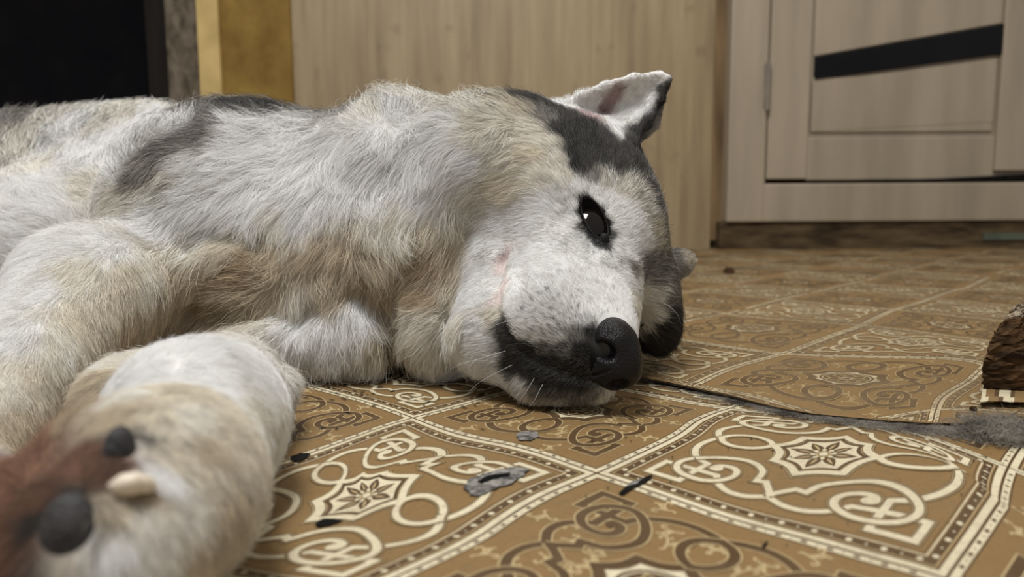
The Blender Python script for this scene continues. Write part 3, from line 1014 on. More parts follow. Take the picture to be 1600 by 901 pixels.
# ---------------------------------------------------------------- coat chart: picture point on the surface -> flow, length (mm), base colour, dark hair share
CC = {'W': (.87, .862, .84), 'C': (.78, .74, .66), 'B': (.60, .52, .40), 'T': (.45, .36, .25), 'G': (.34, .32, .29), 'K': (.014, .013, .015),
      'D': (.075, .07, .065), 'P': (.76, .66, .63), 'R': (.24, .13, .085), 'L': (.70, .64, .53), 'M': (.50, .38, .37)}
CH = """
-60 300 -.8 -.4 26 W .0|10 190 -.2 -1 26 G .5|30 240 -.2 -1 26 C .3|90 175 0 -1 26 C .5|100 205 -.1 -1 26 W .3|160 160 0 -1 24 C .35|170 185 .1 -1 26 C .25|240 155 .2 -1 24 C .3
250 180 .2 -1 24 W .12|300 165 .3 -1 22 G .4|210 215 0 -1 24 W .12|270 200 .1 -1 22 W .25|50 300 -.3 -.7 24 W .02|120 250 -.1 -1 26 W .06|170 240 0 -1 26 W .1|190 265 -.1 -1 22 W .25
20 350 -1 -.3 22 W 0|90 320 -.8 -.5 22 W 0|30 270 -.3 -.8 24 C .05|130 300 -.6 -.6 20 C .1
330 180 -.5 -.9 24 G .5|370 172 -.5 -.9 24 D .6|420 172 -.5 -.9 24 D .6|470 170 -.5 -.9 24 G .6|540 165 -.5 -.9 26 G .35|590 168 -.4 -.9 28 C .15|650 165 -.4 -.9 28 C .2|700 165 -.5 -.7 26 C .2
290 215 -.7 .3 20 G .5|330 205 -.7 .3 20 G .4|270 228 -.7 .4 20 G .45|235 260 -.7 .4 20 G .4|250 245 -.7 .4 20 G .4|310 208 -.7 .3 20 G .4|215 275 -.7 .5 18 G .4|180 305 -.8 .5 16 C .2|220 305 -.7 .6 18 C .25|260 280 -.7 .6 20 C .3|300 255 -.7 .6 20 W .1|150 330 -.8 .5 14 W .05
380 200 -.6 .4 24 W .08|450 200 -.5 .6 26 W .12|520 205 -.4 .8 28 W .10|590 215 -.3 .9 28 W .05|640 210 -.4 .8 28 W .10|360 250 -.7 .5 24 W .0|450 240 -.6 .7 28 W 0|500 250 -.5 .8 28 W 0|420 280 -.6 .7 28 W 0|560 240 -.3 .9 28 W .03|540 270 -.3 .9 28 W 0|600 280 -.2 1 28 W .02
300 310 -.7 .6 22 W .04|250 340 -.8 .5 20 W .03|340 340 -.7 .6 24 W 0|400 320 -.6 .7 28 W 0|480 320 -.4 .9 28 W 0|440 345 -.4 .9 26 C 0|430 380 -.4 .9 26 B 0|360 385 -.5 .6 24 L 0|310 390 -.6 .7 22 C 0|500 390 -.2 1 28 B 0
300 430 -.6 .7 22 B 0|350 430 -.9 .3 24 T 0|400 425 -.9 .2 26 T 0|430 445 -.6 .6 26 B 0|330 470 -.8 .4 24 T 0|390 470 -.8 .5 26 B 0|280 460 -.3 1 18 B 0|460 460 -.6 .9 28 C 0|250 480 -.3 1 16 B 0
470 510 -.4 1 30 W 0|420 520 -.3 1 30 C 0|380 525 -.6 .8 28 C 0|330 515 -.7 .6 24 B 0|520 520 -.2 1 30 W 0|440 560 -.1 1 28 C 0|520 570 -.1 1 28 L 0|580 560 0 1 28 C 0|560 480 -.2 1 30 W 0|540 440 -.2 1 28 B 0|590 440 .1 1 24 T .02
570 380 0 1 28 B 0|600 350 .1 1 28 C 0|640 320 0 1 28 C 0|600 510 .2 1 26 B 0|622 540 .1 1 22 T 0|640 430 -.5 .7 24 B 0|680 400 -.6 .6 22 T 0|665 370 -.5 .7 22 B 0|695 420 -.6 .6 20 B 0|670 450 -.8 .5 22 T 0|640 480 -.8 .4 22 C 0|690 350 -.5 .8 24 L 0|700 380 -.4 .8 22 B 0
660 520 -.7 .7 24 C 0|700 520 -.5 .8 22 C 0|680 570 -.4 .9 22 C 0|700 580 -.4 1 20 W 0|720 500 -.3 1 18 C 0|650 580 -.3 1 22 B 0|700 440 -.5 .8 20 L 0|740 560 -.5 .8 14 W 0
620 180 -.4 -.7 28 W .15|700 195 -.7 .2 26 W .10|760 200 -.8 .3 22 C .08|690 240 -.7 .5 26 W .03|740 255 -.8 .4 22 W .02|790 240 -.8 .3 18 C .02|640 260 -.4 .9 28 W .02|680 300 -.6 .7 26 W 0|740 310 -.7 .6 22 C 0|800 290 -.8 .4 16 L 0|840 240 -.8 .1 14 L .02
740 165 -.6 -.5 24 C .25|790 155 -.5 -.6 20 L .35|780 175 -.6 -.3 20 C .15|820 170 -.5 -.4 16 L .2|830 200 -.7 0 14 C .05|850 220 -.7 .1 13 C 0
820 155 -.3 -.9 16 D .5|850 160 -.2 -1 14 D .6|860 180 -.3 -.9 12 G .5|875 175 -.1 -1 12 D .8|890 180 0 -1 10 D .7|885 205 -.1 -1 10 K .9|900 220 0 -1 10 K .9|895 240 -.1 -1 9 K .8|915 195 .1 -1 10 K .9|925 225 .2 -1 10 K .8
900 260 -.1 -1 8 K .6|870 225 -.5 -.5 11 C .1|878 250 -.4 -.7 10 C .05|885 275 -.3 -.8 8 C .05|915 262 .1 -1 8 D .7|940 250 .2 -1 9 D .75|960 230 .3 -1 9 D .7|985 235 .5 -1 9 D .7|930 275 .2 -1 7 G .4|950 280 .3 -1 8 C .45|970 265 .4 -1 9 D .6
1000 260 .7 -.8 12 D .7|1020 290 .9 -.6 12 G .65|985 285 .6 -.9 8 C .45|1000 310 .8 -.7 8 C .4|1030 320 1 -.4 12 G .6|1040 350 1 -.2 12 G .55|975 298 .5 -.9 7 C .2|1015 335 .9 -.5 8 C .3|1035 375 1 0 11 L .45|1025 355 1 -.3 7 L .2
905 295 -.1 -1 6 W 0|930 300 .1 -1 5 W 0|960 310 .4 -.9 5 W 0|985 330 .7 -.7 6 W 0|1000 350 .8 -.5 6 W 0|1010 375 .9 -.2 6 W .05|975 360 .7 -.3 5 W .02|985 390 .8 -.1 5 W .05|960 385 .5 .2 4 W .05|965 345 .6 -.4 4 W 0
912 314 -.2 -.8 3 K 1|920 322 .2 -.6 3 K 1|934 332 .6 -.4 3 K 1|946 348 .7 -.1 3 K 1|951 364 .7 .2 4 K .95|948 382 .2 .9 4 K .9|936 378 -.3 .8 4 K .9|925 366 -.6 .5 3 K .95|914 348 -.7 .2 3 K .95|910 330 -.7 -.1 3 K .95|929 341 0 1 2 K 1|940 358 0 1 2 K 1|903 320 -.3 -.8 4 W .0|900 342 -.6 -.4 4 W 0|935 314 .2 -.9 4 W 0|952 332 .6 -.5 4 W 0|962 352 .8 0 5 W .05|966 376 .8 .2 5 W .1|950 396 .2 .6 4 W .2|928 388 -.4 .6 4 W .25|912 372 -.6 .4 4 W .2|900 375 -.6 -.2 4 W .08|920 390 -.4 .2 4 W .12|880 360 -.7 -.2 4 W 0|940 400 .1 .2 4 W .03|870 310 -.6 -.5 8 W 0|850 280 -.7 -.2 11 C 0|830 330 -.8 0 9 W 0|790 350 -.9 .2 10 W 0|760 380 -.9 .3 9 W 0
1010 415 .9 .1 7 G .5|990 420 .8 .1 6 G .3|1035 405 1 0 7 G .5|1050 420 1 0 8 G .5|1030 430 1 .1 8 G .45|1000 440 .8 .3 7 W .1|980 425 .6 .3 5 W .08|1045 400 1 0 6 G .45|1075 402 .7 0 4 L .35|1065 415 .8 .2 5 G .35|1060 400 .8 -.1 5 G .35
1010 465 .9 .3 9 C .02|1030 460 .9 .3 9 C .05|1045 465 1 .3 9 G .4|1050 490 1 .4 9 D .6|995 475 .6 .5 7 C 0|1005 490 .5 .8 8 C 0|1020 490 .8 .6 10 C .05|1030 510 .6 .8 16 K .9|1045 520 .7 .7 17 K .9|1015 520 .4 .9 16 K .9|1008 540 .3 1 15 K .9|1035 540 .5 .9 17 K .9|1010 510 .4 1 8 C .3
850 400 -.7 -.4 5 W 0|900 410 -.3 -.8 4 W 0|950 430 .1 -.9 4 W 0|975 460 .2 -.9 4 W 0|985 490 .2 -.9 3 W 0|960 470 0 -1 4 W 0|930 450 -.2 -1 4 W 0|880 440 -.5 -.8 5 W 0|820 400 -.8 -.4 6 W 0|840 440 -.6 -.6 5 W .02|800 430 -.6 -.6 4 W 0|786 445 -.4 -.7 2 P 0|800 455 -.5 -.7 4 W 0|785 418 -.4 -.7 2 P 0|781 465 -.4 -.7 3 P 0|772 440 -.8 .1 4 W 0|800 405 -.8 -.3 5 W 0|800 480 -.5 -.7 4 W 0
760 420 -.8 .2 7 W 0|775 395 -.6 0 4 W 0|786 405 -.2 -.6 2 M .1|740 430 -.9 .3 8 W 0|725 470 -.9 .3 8 W 0|760 460 -.9 .2 6 W 0|770 490 -.8 .2 5 C 0|740 510 -.9 .3 8 W 0|760 540 -.9 .3 8 W .02|780 560 -.8 .4 8 W .08|730 550 -.8 .5 9 W 0|780 590 -.8 .4 9 W .03
830 470 -.6 -.7 5 W .10|860 470 -.5 -.8 5 W .12|890 475 -.3 -.9 5 W .08|920 480 -.1 -1 4 W .03|830 500 -.7 -.5 5 W .06|860 500 -.6 -.6 5 W .10|890 500 -.4 -.8 5 W .18|915 500 -.2 -.9 4 W .35|940 490 0 -1 3 W .2|945 478 .1 -1 3 W .02|805 500 -.6 -.6 5 W .06
810 520 -.7 -.3 5 W .12|840 525 -.7 -.4 5 W .30|870 525 -.6 -.5 5 W .45|900 522 -.4 -.6 4 G .6|920 515 -.2 -.8 3 K .7|790 512 -.6 0 4 D .7|800 528 -.7 .1 5 K .9|825 545 -.7 .2 5 K .8|850 545 -.6 0 5 G .65|880 545 -.5 -.2 4 G .7|905 545 -.3 -.3 3 K .95|860 565 -.6 .3 5 K .95|890 570 -.5 .3 4 K .95|915 575 -.3 .3 3 K 1
795 545 -.8 .3 6 D .6|790 565 -.8 .4 7 K .75|810 565 -.7 .5 7 K .85|830 580 -.6 .6 7 K .85|850 595 -.6 .6 7 K .9|880 595 -.5 .7 6 K .9|910 600 -.4 .7 5 K .9|870 615 -.4 .8 7 G .7|900 620 -.3 .9 6 G .6|840 612 -.5 .7 8 G .5|815 600 -.7 .6 8 W .2|835 628 -.4 .9 7 C .15|870 630 -.2 1 6 C .2|925 618 -.2 .9 5 G .5|940 625 -.1 1 5 C .25
880 160 -.2 -.9 7 W .1|905 150 .2 -.6 6 W 0|940 135 .6 -.3 4 W 0|990 122 .9 -.2 3 W 0|1030 120 .9 0 3 W 0|1005 140 .8 -.4 3 W 0|985 150 .6 -.6 5 W .0|960 150 .5 -.6 6 M .1|945 165 .4 -.8 6 M .15|930 160 .3 -.8 6 W .05|925 180 .2 -.9 7 M .15|975 170 .5 -.7 7 W 0|960 190 .3 -.9 8 W 0|990 180 .6 -.6 6 W 0|970 210 .3 -1 9 W .05|1015 160 .6 -.5 5 W 0
1040 140 .4 -.8 4 D .8|1030 165 .4 -.8 4 K .8|1015 190 .4 -.8 5 D .7|1000 205 .3 -1 6 D .6|985 222 .3 -1 8 D .7|950 215 .2 -1 8 D .3
180 390 -.5 .7 12 W 0|100 380 -.6 .6 12 W 0|20 420 -.6 .7 10 W 0|60 450 -.5 .8 10 W 0|130 430 -.4 .9 12 C 0|200 420 -.3 1 13 L 0|230 440 -.2 1 13 C 0|180 470 -.3 1 13 L 0|130 500 -.3 1 12 L 0|150 540 -.2 1 13 L 0|90 540 -.3 1 12 C 0|30 520 -.4 .9 10 W 0|60 600 -.3 1 12 L 0|10 600 -.3 1 10 C 0|40 660 -.3 1 12 B 0|10 690 -.3 1 10 B 0|210 510 .1 1 14 B 0|-40 600 -.3 1 10 C 0
130 590 -.3 .8 14 B 0|160 600 -.3 .8 12 B 0|200 560 -.3 .3 12 C 0|250 540 -.3 -.4 8 W 0|310 535 .2 -.8 7 W 0|285 532 0 -.8 7 W 0|340 536 .3 -.8 7 W 0|370 550 .6 -.5 7 W 0|405 560 .8 -.3 8 W 0|432 600 .9 0 8 W 0|420 590 .9 0 8 W 0|440 630 .9 .4 8 C 0|300 580 .3 0 6 W 0|240 590 -.6 .1 8 W 0|200 620 -.6 .3 9 C 0|280 610 .1 .2 4 L 0|340 600 .5 0 6 W 0|390 640 .6 .4 6 C 0
350 670 .4 .7 5 L 0|300 650 .2 .8 6 C 0|420 690 .6 .8 8 C 0|390 730 .5 .9 8 L 0|240 650 -.2 .8 8 L 0|190 650 -.4 .6 9 B 0|270 710 .2 .9 7 L 0|330 740 .3 .9 7 L 0|360 790 .3 1 8 B 0|290 790 .1 1 8 C 0|240 740 .1 .8 9 W 0|220 800 0 1 9 C 0|180 850 -.1 1 10 W 0|250 860 0 1 8 C 0|310 860 .1 1 8 B 0|200 880 0 1 9 C 0|325 700 .2 .9 6 B 0
100 680 -.2 -.9 10 T .1|60 725 -.4 -.8 10 R .1|150 675 0 -.8 8 B .05|186 690 .3 -.5 5 G .4|165 720 .3 -.5 6 R .4|120 725 -.1 -.6 9 R .3|50 755 -.5 -.5 9 R .2|20 745 -.6 -.6 11 R .05|5 775 -.6 -.3 11 R .1|90 770 -.2 .5 8 R .4|140 750 .2 -.3 7 R .5|20 800 -.6 .3 11 R .2|5 840 -.6 .5 11 R .1|90 815 -.2 .5 7 D .5|135 870 0 1 8 B .1|110 790 0 -.5 7 D .6|50 850 -.4 .8 10 R .1|20 880 -.3 .9 10 R 0|100 800 .1 .6 6 D .4|160 790 .3 .6 7 B .2|80 890 0 1 8 D .2|210 765 .5 .1 5 T 0|160 880 .1 1 9 W 0|145 830 .2 1 8 G .1
"""
rows = []
for ln in CH.strip().splitlines():
    for it in ln.split('|'):
        a = it.split()
        if len(a) == 7: rows.append((float(a[0]), float(a[1]), float(a[2]), float(a[3]), float(a[4]), a[5], float(a[6])))
cx = np.array([r[0] for r in rows]); cy = np.array([r[1] for r in rows])
cd, chit = march(body_sdf, cx, cy)
print('chart', len(rows), 'missed', [(int(x), int(y)) for x, y, h in zip(cx, cy, chit) if not h])
# points a touch outside the outline are taken at the nearest surface
miss = ~chit
if miss.any():
    BVd = BV[::3]; uv = np.stack([800 + FPX * BVd[:, 0] / BVd[:, 2], 450.5 - FPX * BVd[:, 1] / BVd[:, 2]], 1)
    for i in np.where(miss)[0]:
        q = ((uv - [cx[i], cy[i]]) ** 2).sum(1) + (BVd[:, 2] * 40) ** 2 * .2
        j = q.argmin(); cd[i] = BVd[j, 2]; cx[i], cy[i] = uv[j]
CP = np.stack([(cx - 800) / FPX * cd, (450.5 - cy) / FPX * cd, cd], 1)
CDIR = np.stack([[r[2] for r in rows], [-r[3] for r in rows], np.zeros(len(rows))], 1)
CATT = np.column_stack([CDIR, [r[4] for r in rows], [CC[r[5]] for r in rows], [r[6] for r in rows]])


def chart(p):
    """blend of the nearest chart entries -> flow(3), length, rgb(3), dark share"""
    out = np.empty((len(p), 8))
    for s in range(0, len(p), 20000):
        q = p[s:s + 20000]
        d2 = ((q[:, None] - CP[None]) ** 2).sum(2)
        z = q[:, 2:3]
        w = 1 / (d2 / (z * z) + 2.5e-5) ** 2.6
        out[s:s + 20000] = (w @ CATT) / w.sum(1)[:, None]
    return out


vc = chart(BV)
body_cols = vc[:, 4:7] * (1 - .75 * vc[:, 7:8]) * .85
body_cols[np.abs(eye_cut[0](BV)) < .0035] = (.006, .005, .005)
ca = body.data.color_attributes.new('coat', 'FLOAT_COLOR', 'POINT')
ca.data.foreach_set('color', np.column_stack([body_cols, np.ones(len(BV))]).astype(np.float32).ravel())

# ---------------------------------------------------------------- fur
NOSE_C = P(955, 550, .492)
tris = np.vstack([BF[:, [0, 1, 2]], BF[:, [0, 2, 3]]])
A_, B_, C_ = BV[tris[:, 0]], BV[tris[:, 1]], BV[tris[:, 2]]
nrm = np.cross(B_ - A_, C_ - A_); ar = np.linalg.norm(nrm, axis=1) / 2; nrm /= (2 * ar[:, None] + 1e-12)
cen = (A_ + B_ + C_) / 3
view = -cen / np.linalg.norm(cen, axis=1)[:, None]
facing = (nrm * view).sum(1)
zw = CAM_H + cen @ FLOOR_N
dens = ar / cen[:, 2] ** 2
dens *= np.where(facing > -.15, 1.0, .12)                # the hidden back is thinner
dens[zw < .0035] = 0
inframe = np.abs(cen[:, 0] / cen[:, 2]) < .85
dens[~inframe] *= .25
face_zone = np.exp(-((cen - P(880, 450, .55)) ** 2).sum(1) / (2 * .09 ** 2))
dens *= 1 + 1.6 * face_zone
NH = 560000
cum = np.cumsum(dens); pick = np.searchsorted(cum, rng.random(NH) * cum[-1])
u1, u2 = rng.random(NH), rng.random(NH); s1 = np.sqrt(u1)
root = (1 - s1)[:, None] * A_[pick] + (s1 * (1 - u2))[:, None] * B_[pick] + (s1 * u2)[:, None] * C_[pick]
nr = grad(body_sdf, root, .002)
# leave bare: nose leather, eye opening
ec = eye_cut[0](root)
bare = (np.linalg.norm((root - NOSE_C) / [.019, .027, .026], axis=1) < 1) | (ec < .0016) | (np.linalg.norm(root - P(999, 503, eye2_d), axis=1) < .0035)
pq = march(body_sdf, np.array([112., 186.]), np.array([835., 702.]))[0]
padc = [(P(112, 835, pq[0]), .0085), (P(186, 702, pq[1]), .0070)]
for c, r in padc: bare |= np.linalg.norm(root - c, axis=1) < r
root, nr = root[~bare], nr[~bare]
n = len(root)
att = chart(root)
flow = att[:, :3]; ln = att[:, 3] * .001; colr = att[:, 4:7]; dark = att[:, 7]
# wavy wander of the flow on the long coat
wv = np.stack([np.sin(root @ [90, 40, 60.] + 1) + np.sin(root @ [-50, 130, 30.]), np.sin(root @ [30, -80, 70.]) + np.sin(root @ [140, 60, -40.] + 2), np.zeros(n)], 1)
longc = np.clip((ln - .012) / .014, 0, 1)
flow = flow + wv * (.10 + .22 * longc)[:, None] + rng.normal(0, 1, (n, 3)) * (.10 + .10 * longc)[:, None]
flow[:, 2] += 0
tang = flow - (flow * nr).sum(1)[:, None] * nr
tang /= np.linalg.norm(tang, axis=1)[:, None] + 1e-9
lift = .38 + .25 * longc + .55 * np.exp(-((root - P(1035, 520, .62)) ** 2).sum(1) / (2 * .022 ** 2)) + .35 * np.exp(-((root - P(1040, 320, .62)) ** 2).sum(1) / (2 * .03 ** 2))
ln = ln * rng.uniform(.6, 1.15, n)
# guard hairs: a few longer, standing further out
guard = rng.random(n) < .05 + .05 * longc
ln = np.where(guard, ln * rng.uniform(1.15, 1.5, n), ln)
lift = np.where(guard, lift * 1.5, lift)
NP = 6
t = np.linspace(0, 1, NP)


def nearest(points, targets):
    kd = KDTree(len(points))
    for i, q in enumerate(points): kd.insert(q, i)
    kd.balance()
    return np.array([kd.find(r)[1] for r in targets])


def strand(idx, r0, tg, L0):
    d0 = tg + nr[idx] * lift[idx][:, None]
    d0 /= np.linalg.norm(d0, axis=1)[:, None]
    d1 = tg + nr[idx] * (lift[idx] * .05 - .05)[:, None]
    d1[:, 1] -= .15 * longc[idx]
    tt = t[None, :, None]
    return r0[:, None, :] + L0[:, None, None] * (d0[:, None] * (tt - .5 * tt * tt) + d1[:, None] * (.5 * tt * tt))


NM, NG = 2600, 17000
gi = rng.choice(n, NG, replace=False); mi_ = rng.choice(n, NM, replace=False)
# big locks bend their own way
mt = tang[mi_] + np.cross(nr[mi_], tang[mi_]) * rng.normal(0, .45, (NM, 1)) * longc[mi_][:, None]
mt /= np.linalg.norm(mt, axis=1)[:, None]
ms = strand(mi_, root[mi_], mt, ln[mi_] * 1.1)
g2m = nearest(root[mi_], root[gi])
gt_ = tang[gi] + np.cross(nr[gi], tang[gi]) * rng.normal(0, .22, (NG, 1))
gt_ = gt_ * .55 + mt[g2m] * .45; gt_ -= (gt_ * nr[gi]).sum(1)[:, None] * nr[gi]; gt_ /= np.linalg.norm(gt_, axis=1)[:, None]
gs = strand(gi, root[gi], gt_, ln[gi])
cm = (.62 * longc[gi])[:, None, None] * t[None, :, None] ** 1.2
gs = gs * (1 - cm) + ms[g2m] * cm
G = nearest(root[gi], root)
own = strand(np.arange(n), root, tang, ln)
cl = (.30 + .42 * longc)[:, None, None] * (t[None, :, None] ** 1.1) * rng.uniform(.4, 1.2, (n, 1, 1))
cl = np.where(guard[:, None, None], cl * .45, np.clip(cl, 0, .88))
pts = own * (1 - cl) + (gs[G] + (root - root[gi][G])[:, None, :] * .25) * cl
side = np.cross(nr, tang)
ph = rng.uniform(0, 6.28, (n, 1)); fq = rng.uniform(3, 8, (n, 1))
pts += side[:, None, :] * (np.sin(t[None] * fq + ph) * ln[:, None] * .045 * t[None])[:, :, None]
pts += rng.normal(0, 1, (n, NP, 3)) * (ln[:, None, None] * .028) * t[None, :, None]
lock = rng.normal(1, .09, NG)[G] * rng.normal(1, .05, NM)[g2m][G]
# nothing below the floor
W_ = to_world(pts.reshape(-1, 3))
W_[:, 2] = np.where(W_[:, 2] < .0016, .0016 + rng.random(len(W_)) * .0008, W_[:, 2])
isdark = rng.random(n) < dark
# whisker spots on the muzzle: small dots of black hair in loose rows
spots = [(833, 470), (846, 462), (858, 455), (868, 470), (838, 488), (852, 480), (866, 486), (880, 478), (874, 462), (893, 486), (884, 494), (870, 500), (855, 497), (842, 504), (828, 500),
         (862, 512), (878, 510), (893, 503), (905, 496), (850, 516), (836, 516), (906, 480), (896, 468), (820, 485), (886, 520), (870, 522)]
sd_ = march(body_sdf, np.array([float(q[0]) for q in spots]), np.array([float(q[1]) for q in spots]))[0]
for (sx_, sy_), dd_ in zip(spots, sd_):
    isdark |= np.linalg.norm(root - P(sx_, sy_, dd_), axis=1) < rng.uniform(.0009, .0016)
jit = rng.normal(1, .11, (n, 1)) * lock[:, None] * np.where(guard, 1.12, 1)[:, None]
rc = colr * jit; tc_ = colr * 1.04 * jit
drk = rng.uniform(.008, .07, (n, 1)) * [1, .95, .88]
white_in = dark > .6
rc = np.where(isdark[:, None], np.where(white_in[:, None], drk * 2, colr * .75), rc)
tc_ = np.where(isdark[:, None], drk, tc_)
rc = np.clip(rc, 0, .9); tc_ = np.clip(tc_, 0, .9)

hc = bpy.data.hair_curves.new('fur')
hc.add_curves([NP] * n)
hc.attributes['position'].data.foreach_set('vector', (W_ - dog_org).astype(np.float32).ravel())
ra_ = hc.attributes.get('radius') or hc.attributes.new('radius', 'FLOAT', 'POINT')
depth_r = np.clip(root[:, 2] / .55, .6, 2.0)
rad = np.where(guard, 1.25, 1)[:, None] * (.000100 * depth_r * rng.uniform(.7, 1.25, n) * (1 - .25 * face_zone[pick][~bare]))[:, None] * np.interp(t, [0, .4, 1], [1, .85, .15])[None]
ra_.data.foreach_set('value', rad.astype(np.float32).ravel())
a1 = hc.attributes.new('root_col', 'FLOAT_COLOR', 'CURVE'); a1.data.foreach_set('color', np.column_stack([rc, np.ones(n)]).astype(np.float32).ravel())
a2 = hc.attributes.new('tip_col', 'FLOAT_COLOR', 'CURVE'); a2.data.foreach_set('color', np.column_stack([tc_, np.ones(n)]).astype(np.float32).ravel())
M_FUR, nt, N, L, pf_ = new_mat('fur')
h1 = N.new('ShaderNodeAttribute'); h1.attribute_name = 'root_col'
h2 = N.new('ShaderNodeAttribute'); h2.attribute_name = 'tip_col'
hi_ = N.new('ShaderNodeHairInfo')
mr = N.new('ShaderNodeMapRange'); mr.inputs['From Min'].default_value = .25; mr.inputs['From Max'].default_value = .65
L.new(hi_.outputs['Intercept'], mr.inputs['Value'])
mx = N.new('ShaderNodeMix'); mx.data_type = 'RGBA'
L.new(mr.outputs[0], mx.inputs[0]); L.new(h1.outputs['Color'], mx.inputs[6]); L.new(h2.outputs['Color'], mx.inputs[7])
L.new(mx.outputs[2], pf_.inputs['Base Color'])
pf_.inputs['Roughness'].default_value = .6; pf_.inputs['Specular IOR Level'].default_value = .16
hc.materials.append(M_FUR)
fur = bpy.data.objects.new('fur', hc); COL.objects.link(fur); fur.parent = body
tag(fur, kind='stuff')
print('hairs', n)

# ---------------------------------------------------------------- nose, eyes, claw, pads, whiskers
M_NOSE, nt, N, L, p_ = new_mat('nose_leather')
p_.inputs['Base Color'].default_value = (.008, .007, .008, 1); p_.inputs['Roughness'].default_value = .36; p_.inputs['Specular IOR Level'].default_value = .22
vo = N.new('ShaderNodeTexVoronoi'); vo.inputs['Scale'].default_value = 900
tcn = N.new('ShaderNodeTexCoord'); L.new(tcn.outputs['Object'], vo.inputs['Vector'])
bp = N.new('ShaderNodeBump'); bp.inputs['Strength'].default_value = .9; bp.inputs['Distance'].default_value = .0006
L.new(vo.outputs['Distance'], bp.inputs['Height']); L.new(bp.outputs[0], p_.inputs['Normal'])
nose_pr = [ell((956, 535, .492), (38, 42), .022, .006, -20), ell((960, 575, .490), (35, 34), .020, .010), ell((922, 580, .496), (30, 26), .015, .010, 25), ell((985, 560, .492), (14, 36), .018, .008, -8)]
nd = march(lambda q: body_raw(q, nose_pr), np.array([943., 963., 925., 905., 930., 950., 958.]), np.array([547., 603., 590., 588., 592., 570., 590.]))[0]
nost1 = ell((945, 548, nd[0] + .001), (17, 14), .009, .0, 30)
nost1b = cone((936, 556, nd[0] + .002), 5, (916, 556, nd[0] + .006), 2, 0)
nost2 = ell((966, 602, nd[1] + .001), (15, 11), .008, .0, -20)


def nose_sdf(p):
    v = body_raw(p, nose_pr)
    v = smax(v, -nost1[0](p), .003); v = smax(v, -nost1b[0](p), .002); v = smax(v, -nost2[0](p), .003)
    g = np.minimum(seg_d(p, P(905, 588, nd[3]), P(932, 585, nd[4])), seg_d(p, P(932, 585, nd[4]), P(952, 578, nd[5])))
    v = smax(v, -(g - .0007), .0015)
    return smax(v, -(CAM_H + p @ FLOOR_N - .0035), .004)


NV, NF = sdf_mesh(nose_sdf, NOSE_C - [.04, .045, .04], NOSE_C + [.035, .04, .04], .0009)
fast_mesh('nose', to_world(NV) - dog_org, NF, [M_NOSE], dog)

M_EYE, nt, N, L, p_ = new_mat('dark_eye')
p_.inputs['Base Color'].default_value = (.006, .004, .003, 1); p_.inputs['Roughness'].default_value = .05; p_.inputs['Specular IOR Level'].default_value = .35


def ball(name, c, r, mat, parent, nu=32, nv=20, scale=(1, 1, 1), org=None):
    org = dog_org if org is None else org
    v = []; f = []
    for i in range(nv + 1):
        th_ = math.pi * i / nv
        for j in range(nu):
            ph = 2 * math.pi * j / nu
            v.append(c + r * np.array([math.sin(th_) * math.cos(ph) * scale[0], math.sin(th_) * math.sin(ph) * scale[1], math.cos(th_) * scale[2]]))
    for i in range(nv):
        for j in range(nu): f.append((i * nu + j, (i + 1) * nu + j, (i + 1) * nu + (j + 1) % nu, i * nu + (j + 1) % nu))
    return fast_mesh(name, to_world(np.array(v)) - org, np.array(f), [mat], parent)


es = P(930, 343, eye_d)
en = grad(lambda q: body_raw(q), es[None], .004)[0]
ball('eye', es - en * (EYE_R + .0012), EYE_R, M_EYE, dog, 64, 40)
ball('eye', P(1000, 503, eye2_d + .002), .0042, M_EYE, dog)
# dark lid rims round the near eye
M_LID = noise_mat('eyelid_skin', (.006, .005, .005, 1), (.012, .011, .011, 1), (200, 200, 200), spec=.15, rough=.6)


def tube(name, pts, r, mat, parent, seg=6, org=None, taper=True):
    pts = np.array(pts); n_ = len(pts)
    T = np.gradient(pts, axis=0); T /= np.linalg.norm(T, axis=1)[:, None] + 1e-9
    up = np.array([.1, .2, 1.]); v = []; f = []
    for i in range(n_):
        a = np.cross(T[i], up); a /= np.linalg.norm(a) + 1e-9; b = np.cross(T[i], a)
        rr = r[i] if hasattr(r, '__len__') else (r * (1 - .85 * i / (n_ - 1)) if taper else r)
        for k in range(seg):
            an = 2 * math.pi * k / seg; v.append(pts[i] + rr * (a * math.cos(an) + b * math.sin(an)))
    for i in range(n_ - 1):
        for k in range(seg): f.append((i * seg + k, i * seg + (k + 1) % seg, (i + 1) * seg + (k + 1) % seg, (i + 1) * seg + k))
    return fast_mesh(name, to_world(np.array(v)) - dog_org, np.array(f), [mat], parent)


lid = []
for k in range(33):
    a = 2 * math.pi * k / 32; ca_, sa = math.cos(a), math.sin(a)
    x, y = 15.5 * ca_, 36 * sa * (1 if abs(sa) < .95 else 1.05)
    r27 = math.radians(-27)
    lid.append((929 + x * math.cos(r27) - y * math.sin(r27), 341 + x * math.sin(r27) + y * math.cos(r27)))
ld = march(body_sdf, np.array([q[0] for q in lid]), np.array([q[1] for q in lid]))[0]
ld = np.clip(ld, eye_d - .006, eye_d + .006)
tube('eyelid', [P(x, y, d + .0002) for (x, y), d in zip(lid, ld)],   .0008, M_LID, dog, 8, taper=False)
q = march(body_sdf, np.array([944.]), np.array([374.]))[0][0]
ball('tear_duct_skin', P(944, 376, q + .0015), .0050, M_LID, dog, scale=(.8, 1.2, .7))

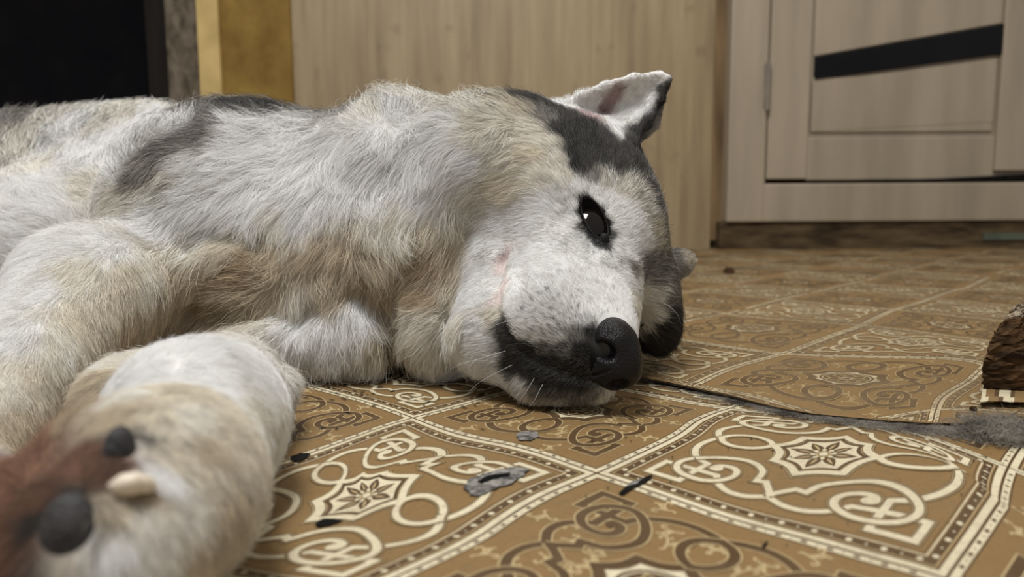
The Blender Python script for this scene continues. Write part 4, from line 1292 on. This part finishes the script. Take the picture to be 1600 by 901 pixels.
M_CLAW = noise_mat('claw_horn', lin(206, 190, 166), lin(226, 214, 196), (80, 80, 80), rough=.45)
q = march(body_sdf, np.array([225., 200.]), np.array([758., 758.]))[0]
cl_pts = [P(240, 762, q[0] + .002), P(228, 757, q[0] - .003), P(212, 755, q[0] - .0065), P(194, 757, q[0] - .0065), P(178, 762, q[0] - .004), P(172, 765, q[0] - .002)]
tube('claw', cl_pts, [.0014, .0026, .0033, .0032, .0022, .0006], M_CLAW, dog, 14)
M_PAD = noise_mat('paw_pad_skin', (.018, .017, .018, 1), (.045, .042, .043, 1), (150, 150, 150), 5, .7, .6, 400)
q = march(body_sdf, np.array([112., 186., 60.]), np.array([832., 702., 860.]))[0]
for (x, y), dpt, r_, sc_ in (((112, 838), pq[0], .0098, (.80, 1.2, .60)), ((186, 702), pq[1], .0072, (.62, 1.25, .8))):
    q = P(x, y, dpt); ng = grad(body_sdf, q[None], .003)[0]
    ball('paw_pad', q + ng * r_ * (.16 if x < 150 else -.25), r_, M_PAD, dog, scale=sc_)

M_WH = noise_mat('whisker_hair', (.45, .44, .42, 1), (.65, .64, .62, 1), rough=.4)
wh = [[(822, 452), (828, 430), (840, 424), (856, 432), (868, 452)], [(826, 458), (816, 440), (804, 432), (798, 440)], [(836, 478), (806, 470), (770, 474), (735, 492)],
      [(846, 500), (800, 500), (760, 515), (720, 548)], [(790, 548), (750, 560), (715, 570), (690, 588)], [(800, 570), (770, 585), (745, 600), (728, 618)],
      [(1030, 470), (1045, 478), (1058, 490), (1064, 506)], [(885, 402), (886, 380), (896, 362), (912, 352)], [(835, 590), (820, 615), (808, 630)], [(848, 600), (835, 625), (826, 636)]]
for w in wh:
    w = np.array(catmull(w, 4)); d = march(body_sdf, w[:1, 0], w[:1, 1])[0][0]
    s = np.linspace(0, 1, len(w))
    tube('whisker', [P(x, y, d - .001 - .014 * math.sin(min(u * 2.2, 1.57))) for (x, y), u in zip(w, s)],    .00014, M_WH, dog, 4)

# ---------------------------------------------------------------- dust and shed hair caught along the seam
n = 6000
sx = np.array([p[0] for p in seam_px]); sy = np.array([p[1] for p in seam_px])
u = rng.random(n) ** .5
px = 1010 + u * 600; py = np.interp(px, sx, sy) + 7.5 + np.abs(rng.normal(0, 1, n)) * (2.5 + 9 * u ** 3)
cl2 = rng.random(n) < .38
px[cl2] = 1572 + rng.normal(0, 34, cl2.sum()); py[cl2] = 684 + (px[cl2] - 1560) * .12 + rng.normal(0, 7, cl2.sum())
r0 = floor_pts(np.stack([px, py], 1)); k = 5
ang = rng.normal(0, .9, n) + rng.choice([0, math.pi], n); L0 = rng.uniform(.006, .022, n)
pp = np.zeros((n, k, 3)); cur = np.column_stack([r0,   .0010 + rng.random(n) * .0009 + cl2 * rng.random(n) * .008])
for j in range(k):
    pp[:, j] = cur
    cur = cur + np.column_stack([np.cos(ang), np.sin(ang), rng.normal(0, .12, n) * (1 + 3 * cl2)]) * (L0 / k)[:, None]
    cur[:, 2] = np.clip(cur[:, 2], .0012, .014); ang = ang + rng.normal(0, .5, n)
hc2 = bpy.data.hair_curves.new('dust_fluff'); hc2.add_curves([k] * n)
hc2.attributes['position'].data.foreach_set('vector', pp.astype(np.float32).ravel())
ra2 = hc2.attributes.get('radius') or hc2.attributes.new('radius', 'FLOAT', 'POINT')
ra2.data.foreach_set('value', np.full(n * k, .00009, np.float32))
hc2.materials.append(noise_mat('dust_grey', lin(70, 66, 62), lin(150, 144, 134), (40, 40, 40), rough=.9, spec=.1))
dust = bpy.data.objects.new('dust_fluff', hc2); COL.objects.link(dust)
tag(dust, 'grey dust and shed hair caught along the seam in the floor', 'dust', kind='stuff')
